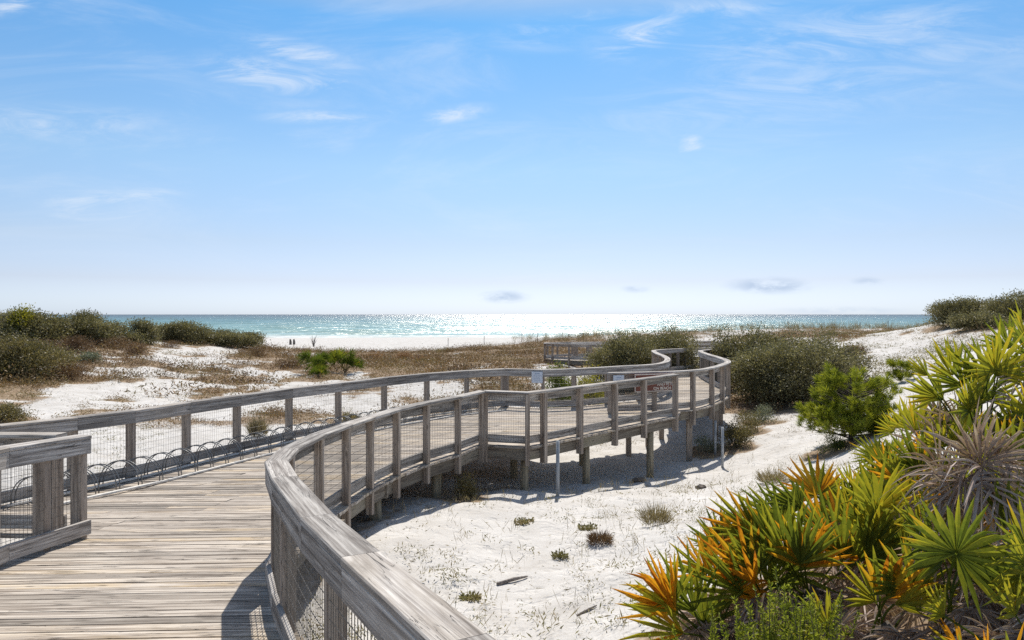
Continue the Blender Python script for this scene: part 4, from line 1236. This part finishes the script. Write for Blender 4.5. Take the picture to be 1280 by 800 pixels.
palmetto('tall sunlit palmetto at the upper right of the thicket', 4.35, 6.6,
         [(1245, 464, 6.0, 95, 15, .50, 'y', 230), (1247, 472, 6.1, 60, 5, .46, 'y', 150), (1232, 470, 6.2, 130, 5, .46, 'g', 130), (1205, 482, 6.2, 125, 10, .50, 'g', 140), (1190, 470, 6.6, 112, 0, .44, 'y', 140), (1172, 496, 6.1, 166, 10, .42, 'y', 80), (1180, 500, 6.3, 140, 5, .42, 'g', 90),
          (1212, 514, 5.9, 125, 20, .44, 'y', 190), (1218, 512, 6.0, 95, 10, .42, 'g', 120), (1228, 500, 6.3, 60, 5, .44, 'g', 150), (1283, 425, 6.6, 100, 0, .44, 'y', 150), (1262, 436, 6.8, 118, 0, .42, 'g', 120), (1295, 450, 6.2, 120, 10, .46, 'g', 150), (1272, 425, 7.0, 85, 0, .36, 'g', 90), (1200, 455, 7.0, 118, -5, .36, 'g', 90), (1160, 470, 7.2, 135, 0, .34, 'y', 90),
          (1255, 520, 5.9, 250, 35, .5, 'd', 160), (1270, 500, 6.0, 200, 30, .45, 'd', 160), (1240, 530, 5.8, 280, 35, .45, 'd', 180), (1282, 470, 6.1, 180, 10, .4, 'd', 200), (1290, 530, 5.7, 230, 30, .45, 'd', 200), (1265, 545, 5.7, 300, 30, .45, 'd', 200), (1190, 545, 6.2, 240, 30, .45, 'd', 200), (1160, 560, 6.3, 220, 30, .42, 'd', 180)],
         5, 'gyy', .45, .35, .7, 12, litter_n=24, Lf=.40)
palmetto('small yellowing palmetto between the pine sapling and the tall palmetto', 4.55, 8.4,
         [(1128, 535, 7.9, 95, 10, .38, 'y', 150), (1118, 540, 8.0, 140, 5, .34, 'y', 120), (1142, 532, 8.0, 60, 5, .36, 'o', 100)],
         3, 'yyg', .35, .2, .4, 13, litter_n=14, Lf=.36)
palmetto('orange tipped palmetto at the bottom right corner', 2.25, 3.3,
         [(1235, 825, 3.3, 100, 5, .20, 'o', 50), (1265, 830, 3.25, 75, 5, .22, 'o', 60), (1205, 825, 3.35, 125, 5, .2, 'o', 50)],
         0, 'g', .25, .1, .2, 14, litter_n=4, Lf=.3)
palmetto('palmetto half buried in dead leaves under the tall sunlit palmetto', 3.75, 6.1,
         [(1180, 560, 6.0, 110, 10, .40, 'y', 140), (1175, 545, 6.3, 125, 10, .5, 'd', 150), (1155, 560, 6.5, 140, 5, .48, 'd', 160), (1200, 530, 6.5, 110, 5, .5, 'd', 160), (1145, 540, 6.8, 100, 5, .45, 'y', 130), (1170, 520, 7.0, 95, 5, .45, 'd', 150), (1215, 540, 6.6, 80, 5, .46, 'g', 130), (1205, 550, 6.1, 85, 10, .38, 'g', 120), (1160, 570, 6.0, 150, 15, .36, 'o', 90), (1150, 590, 5.9, 130, 10, .36, 'y', 110)],
         8, 'gyd', .6, .2, .5, 31, litter_n=34, Lf=.42)
palmetto('palmetto at the right edge between the dead fan leaves and the tall one', 4.6, 5.9,
         [(1290, 520, 5.6, 110, 10, .42, 'y', 150), (1270, 540, 5.7, 95, 5, .40, 'g', 130), (1300, 560, 5.5, 130, 10, .42, 'g', 140), (1280, 590, 5.4, 100, 10, .38, 'y', 110)],
         4, 'gy', .5, .2, .5, 32, litter_n=26, Lf=.4)
palmetto('palmetto with a yellow fan behind the star shaped one', 3.0, 4.85,
         [(1150, 665, 4.9, 110, 5, .40, 'y', 110), (1165, 655, 5.0, 80, 0, .38, 'o', 80), (1225, 640, 4.9, 95, 5, .38, 'g', 110), (1255, 650, 4.8, 70, 5, .4, 'y', 110)],
         3, 'gyo', .4, .15, .4, 33, litter_n=26, Lf=.4)
palmetto('low palmetto among dry fallen fronds near the bottom right corner', 2.75, 3.75,
         [(1270, 770, 3.75, 120, 15, .30, 'y', 110), (1290, 760, 3.8, 90, 10, .30, 'g', 120), (1180, 770, 3.9, 130, 15, .26, 'y', 100)],
         2, 'yo', .35, .08, .22, 34, litter_n=22, Lf=.32)
palmetto('palmetto with orange fans between the pine sapling and the dead fan leaves', 3.55, 7.4,
         [(1110, 590, 7.1, 100, 10, .42, 'o', 130), (1128, 580, 7.2, 75, 10, .40, 'y', 130), (1095, 600, 7.0, 130, 10, .40, 'g', 120), (1140, 600, 7.0, 60, 10, .40, 'o', 110)],
         4, 'yog', .4, .15, .4, 35, litter_n=16, Lf=.38)
# mid-distance palmettos
MPG = 'palmettos on the brown flats'
palmetto('dark green palmetto on the flats, left of the pair beyond the railing', -11.35, 42,
         [], 30, 'k', .7, .25, 1.0, 21, litter_n=0, group=MPG, Lf=.62)
palmetto('brighter palmetto on the flats, right of the pair beyond the railing', -10.1, 43.5,
         [], 30, 'kkg', .75, .3, 1.1, 22, litter_n=0, group=MPG, Lf=.66)
palmetto('yellowish low palmetto at the foot of the pair on the flats', -10.9, 40.5,
         [], 12, 'kg', .5, .2, .4, 23, litter_n=0, group=MPG, Lf=.5)


# feathery shrubs in front of the palmettos
def sprig_bush(label, px, py, d, n, h, w):
    x = (px - 640) / F * d; z0 = g1(x, d)
    root = empty('goldenrod_bush', (x, d, z0), label, 'shrub', 'feathery bushes before the palmettos')
    mb = MB(); Pp, Dd, Ln = [], [], []
    for i in range(n):
        b0 = Vector((x + random.gauss(0, w * .28), d + random.gauss(0, w * .25), z0 - .02))
        b0.z = g1(b0.x, b0.y) - .02
        l = h * random.uniform(.6, 1.15); lean = Vector((random.gauss(0, .16), random.gauss(0, .16), 1)).normalized()
        e = b0 + lean * l + Vector((random.gauss(0, .02), random.gauss(0, .02), 0))
        mb.tube([b0, b0.lerp(e, .5), e], [.0035, .003, .0015], 4, cap=False)
        m = int(l / .0035)
        t = RNG.uniform(.22, 1.0, m)
        q = np.array(b0)[None] + np.outer(t, np.array(e - b0))
        dd = rand_dirs(m) * .8 + np.array(lean) * .75; dd /= np.linalg.norm(dd, axis=1)[:, None]
        Pp.append(q); Dd.append(dd); Ln.append(RNG.uniform(.016, .034, m))
    mb.build('stems', M['bark'], root, loc=(x, d, z0))
    Pp, Dd, Ln = np.concatenate(Pp), np.concatenate(Dd), np.concatenate(Ln)
    quads_obj('foliage', leaf_quads(Pp, Dd, Ln, .008), M['sprig'], root, loc=(x, d, z0))


for px, d, n, h, w, lab in ((748, 4.75, 14, .32, .22, 'feathery sprigs apart on the sand at the low left of the thicket'),
                            (862, 4.15, 46, .56, .40, 'feathery bush in front of the orange palmetto fans'),
                            (915, 3.95, 60, .62, .40, 'dense feathery bush at the bottom of the thicket'),
                            (972, 3.95, 60, .74, .42, 'taller feathery bush before the upright green palmetto'),
                            (1015, 4.05, 34, .58, .30, 'pale feathery bush beside the dry frond litter'),
                            (1247, 3.75, 18, .26, .14, 'little feathery bush under the yellow green palmetto')):
    sprig_bush(lab, px, 0, d, n, h, w)

# ------------------------------------------------------------ world and light
wd = bpy.data.worlds.new('World'); scn.world = wd; wd.use_nodes = True
k = NT('w', wd)
sky = k.n('ShaderNodeTexSky', sky_type='NISHITA', sun_disc=False, sun_elevation=SUN_EL, sun_rotation=SUN_AZ, altitude=10, air_density=1.0, dust_density=.6, ozone_density=2.0)
gen = k.n('ShaderNodeTexCoord').outputs['Generated']
sp_ = k.n('ShaderNodeSeparateXYZ', {0: gen})
yy = k.math('MAXIMUM', sp_.outputs[1], .05)
U, Vv = k.math('DIVIDE', sp_.outputs[0], yy), k.math('DIVIDE', sp_.outputs[2], yy)
uvv = k.n('ShaderNodeCombineXYZ', {0: U, 1: Vv}).outputs[0]
SKY_GAIN = [(.011, (.46, .587, .913)), (.09, (.413, .447, .62)), (.193, (.427, .447, .533)), (.392, (.433, .517, .563)), (.748, (.255, .49, .615)), (.86, (.58, .57, .52)), (1.0, (.66, .62, .55))]  # top stops lift and neutralise the unseen upper sky as fill light
gain = k.ramp(k.maprange(sp_.outputs[2], 0.0, .5, 0, 1, 'LINEAR'), SKY_GAIN)
base = k.mix(1.0, sky.outputs[0], gain, 'MULTIPLY')
base = k.mix(1.0, base, (1.53, 1.49, 1.47), 'MULTIPLY')
wis = k.noise(k.n('ShaderNodeMapping', {'Vector': uvv, 'Scale': (4.5, 19, 1), 'Rotation': (0, 0, R(-9))}).outputs[0], 1.0, 10, .68, 1.6)
wis2 = k.noise(k.n('ShaderNodeMapping', {'Vector': uvv, 'Scale': (2.2, 9, 1), 'Rotation': (0, 0, R(8))}).outputs[0], 1.0, 9, .66, 1.4)


def blob(px, py, rx, ry, rot=0.0):
    mp = k.n('ShaderNodeMapping', {'Vector': uvv, 'Location': (-(px - 640) / F, -(HY - py) / F, 0)}).outputs[0]
    mp = k.n('ShaderNodeMapping', {'Vector': mp, 'Rotation': (0, 0, R(rot))}).outputs[0]
    mp = k.n('ShaderNodeMapping', {'Vector': mp, 'Scale': (F / rx, F / ry, 1)}).outputs[0]
    ln = k.n('ShaderNodeVectorMath', {0: mp}, operation='LENGTH').outputs['Value']
    return k.maprange(ln, 0.0, 1.0, 1.0, 0.0)


cl = None
for px, py, rx, ry, rot, st in ((330, 92, 130, 34, 8, 1.0), (420, 112, 130, 30, 20, 1.0), (465, 125, 45, 16, 0, 1.0), (405, 146, 110, 14, 0, .8), (565, 143, 70, 16, -8, .9), (380, 68, 120, 26, 15, .8), (120, 256, 105, 30, 0, 1.0), (170, 247, 90, 16, -4, .8), (60, 155, 260, 34, 2, .6),
                                (800, 42, 90, 40, -20, 1.0), (720, 36, 150, 34, -6, .8), (865, 181, 26, 26, 0, .8), (1050, 50, 320, 70, -6, .62), (1000, 110, 480, 80, -10, .4), (1200, 62, 220, 44, 0, .45), (10, 5, 60, 22, -10, .9), (900, 10, 160, 22, 0, .6),
                                (605, 390, 45, 14, 0, 1.5), (700, 350, 160, 18, 0, .5)):
    m = k.math('MULTIPLY', blob(px, py, rx, ry, rot), st)
    cl = m if cl is None else k.math('MAXIMUM', cl, m)
cl = k.math('MULTIPLY', cl, k.maprange(wis, .36, .74, .0, 1.15))
haze = k.math('MULTIPLY', k.maprange(wis2, .44, .8, 0, .30), k.maprange(sp_.outputs[2], .02, .12))
cl = k.math('MAXIMUM', cl, haze)
cl = k.math('MULTIPLY', cl, k.maprange(sp_.outputs[1], .05, .2))
CLOUD = (5.9, 6.2, 6.6)
base = k.mix(k.math('MULTIPLY', cl, .75), base, CLOUD)
gc = None
for px, py, rx, ry, st in ((962, 357, 70, 14, 1.3), (630, 371, 42, 11, 1.1), (1085, 352, 28, 8, .9), (795, 361, 24, 7, .7), (1050, 388, 110, 7, .5)):
    m = k.math('MULTIPLY', blob(px, py, rx, ry), st)
    gc = m if gc is None else k.math('MAXIMUM', gc, m)
gc = k.math('MULTIPLY', gc, k.maprange(k.noise(k.scale(uvv, (22, 60, 1)), 1.0, 5, .6), .3, .6))
base = k.mix(k.math('MULTIPLY', gc, .8), base, (3.1, 3.9, 5.2))
bg = k.n('ShaderNodeBackground', {'Color': base, 'Strength': .13})
ow = k.t.nodes.new('ShaderNodeOutputWorld'); k.t.links.new(bg.outputs[0], ow.inputs[0])

sl = bpy.data.lights.new('sun', 'SUN'); sl.energy = 4.3; sl.angle = R(.53); sl.color = (1.0, .94, .84)
so = bpy.data.objects.new('sun', sl); COL.objects.link(so)
sd = Vector((math.sin(SUN_AZ) * math.cos(SUN_EL), math.cos(SUN_AZ) * math.cos(SUN_EL), math.sin(SUN_EL)))
so.rotation_euler = sd.to_track_quat('Z', 'Y').to_euler()
so.location = (0, 0, 30)

cam = bpy.data.cameras.new('camera'); cam.sensor_width = 36; cam.lens = 36 * F / 1280; cam.shift_y = -(400 - HY) / 1280
cam.clip_start = .05; cam.clip_end = 60000
co = bpy.data.objects.new('camera', cam); COL.objects.link(co); co.location = (0, 0, CZ); co.rotation_euler = (R(90), 0, 0)
scn.camera = co

scn.view_settings.view_transform = 'Standard'
scn.view_settings.look = 'None'
scn.view_settings.exposure = 0.22
scn.view_settings.gamma = 1.0
scn.cycles.use_denoising = False
scn.cycles.max_bounces = 6
scn.cycles.sample_clamp_indirect = 6.0
scn.cycles.transparent_max_bounces = 4
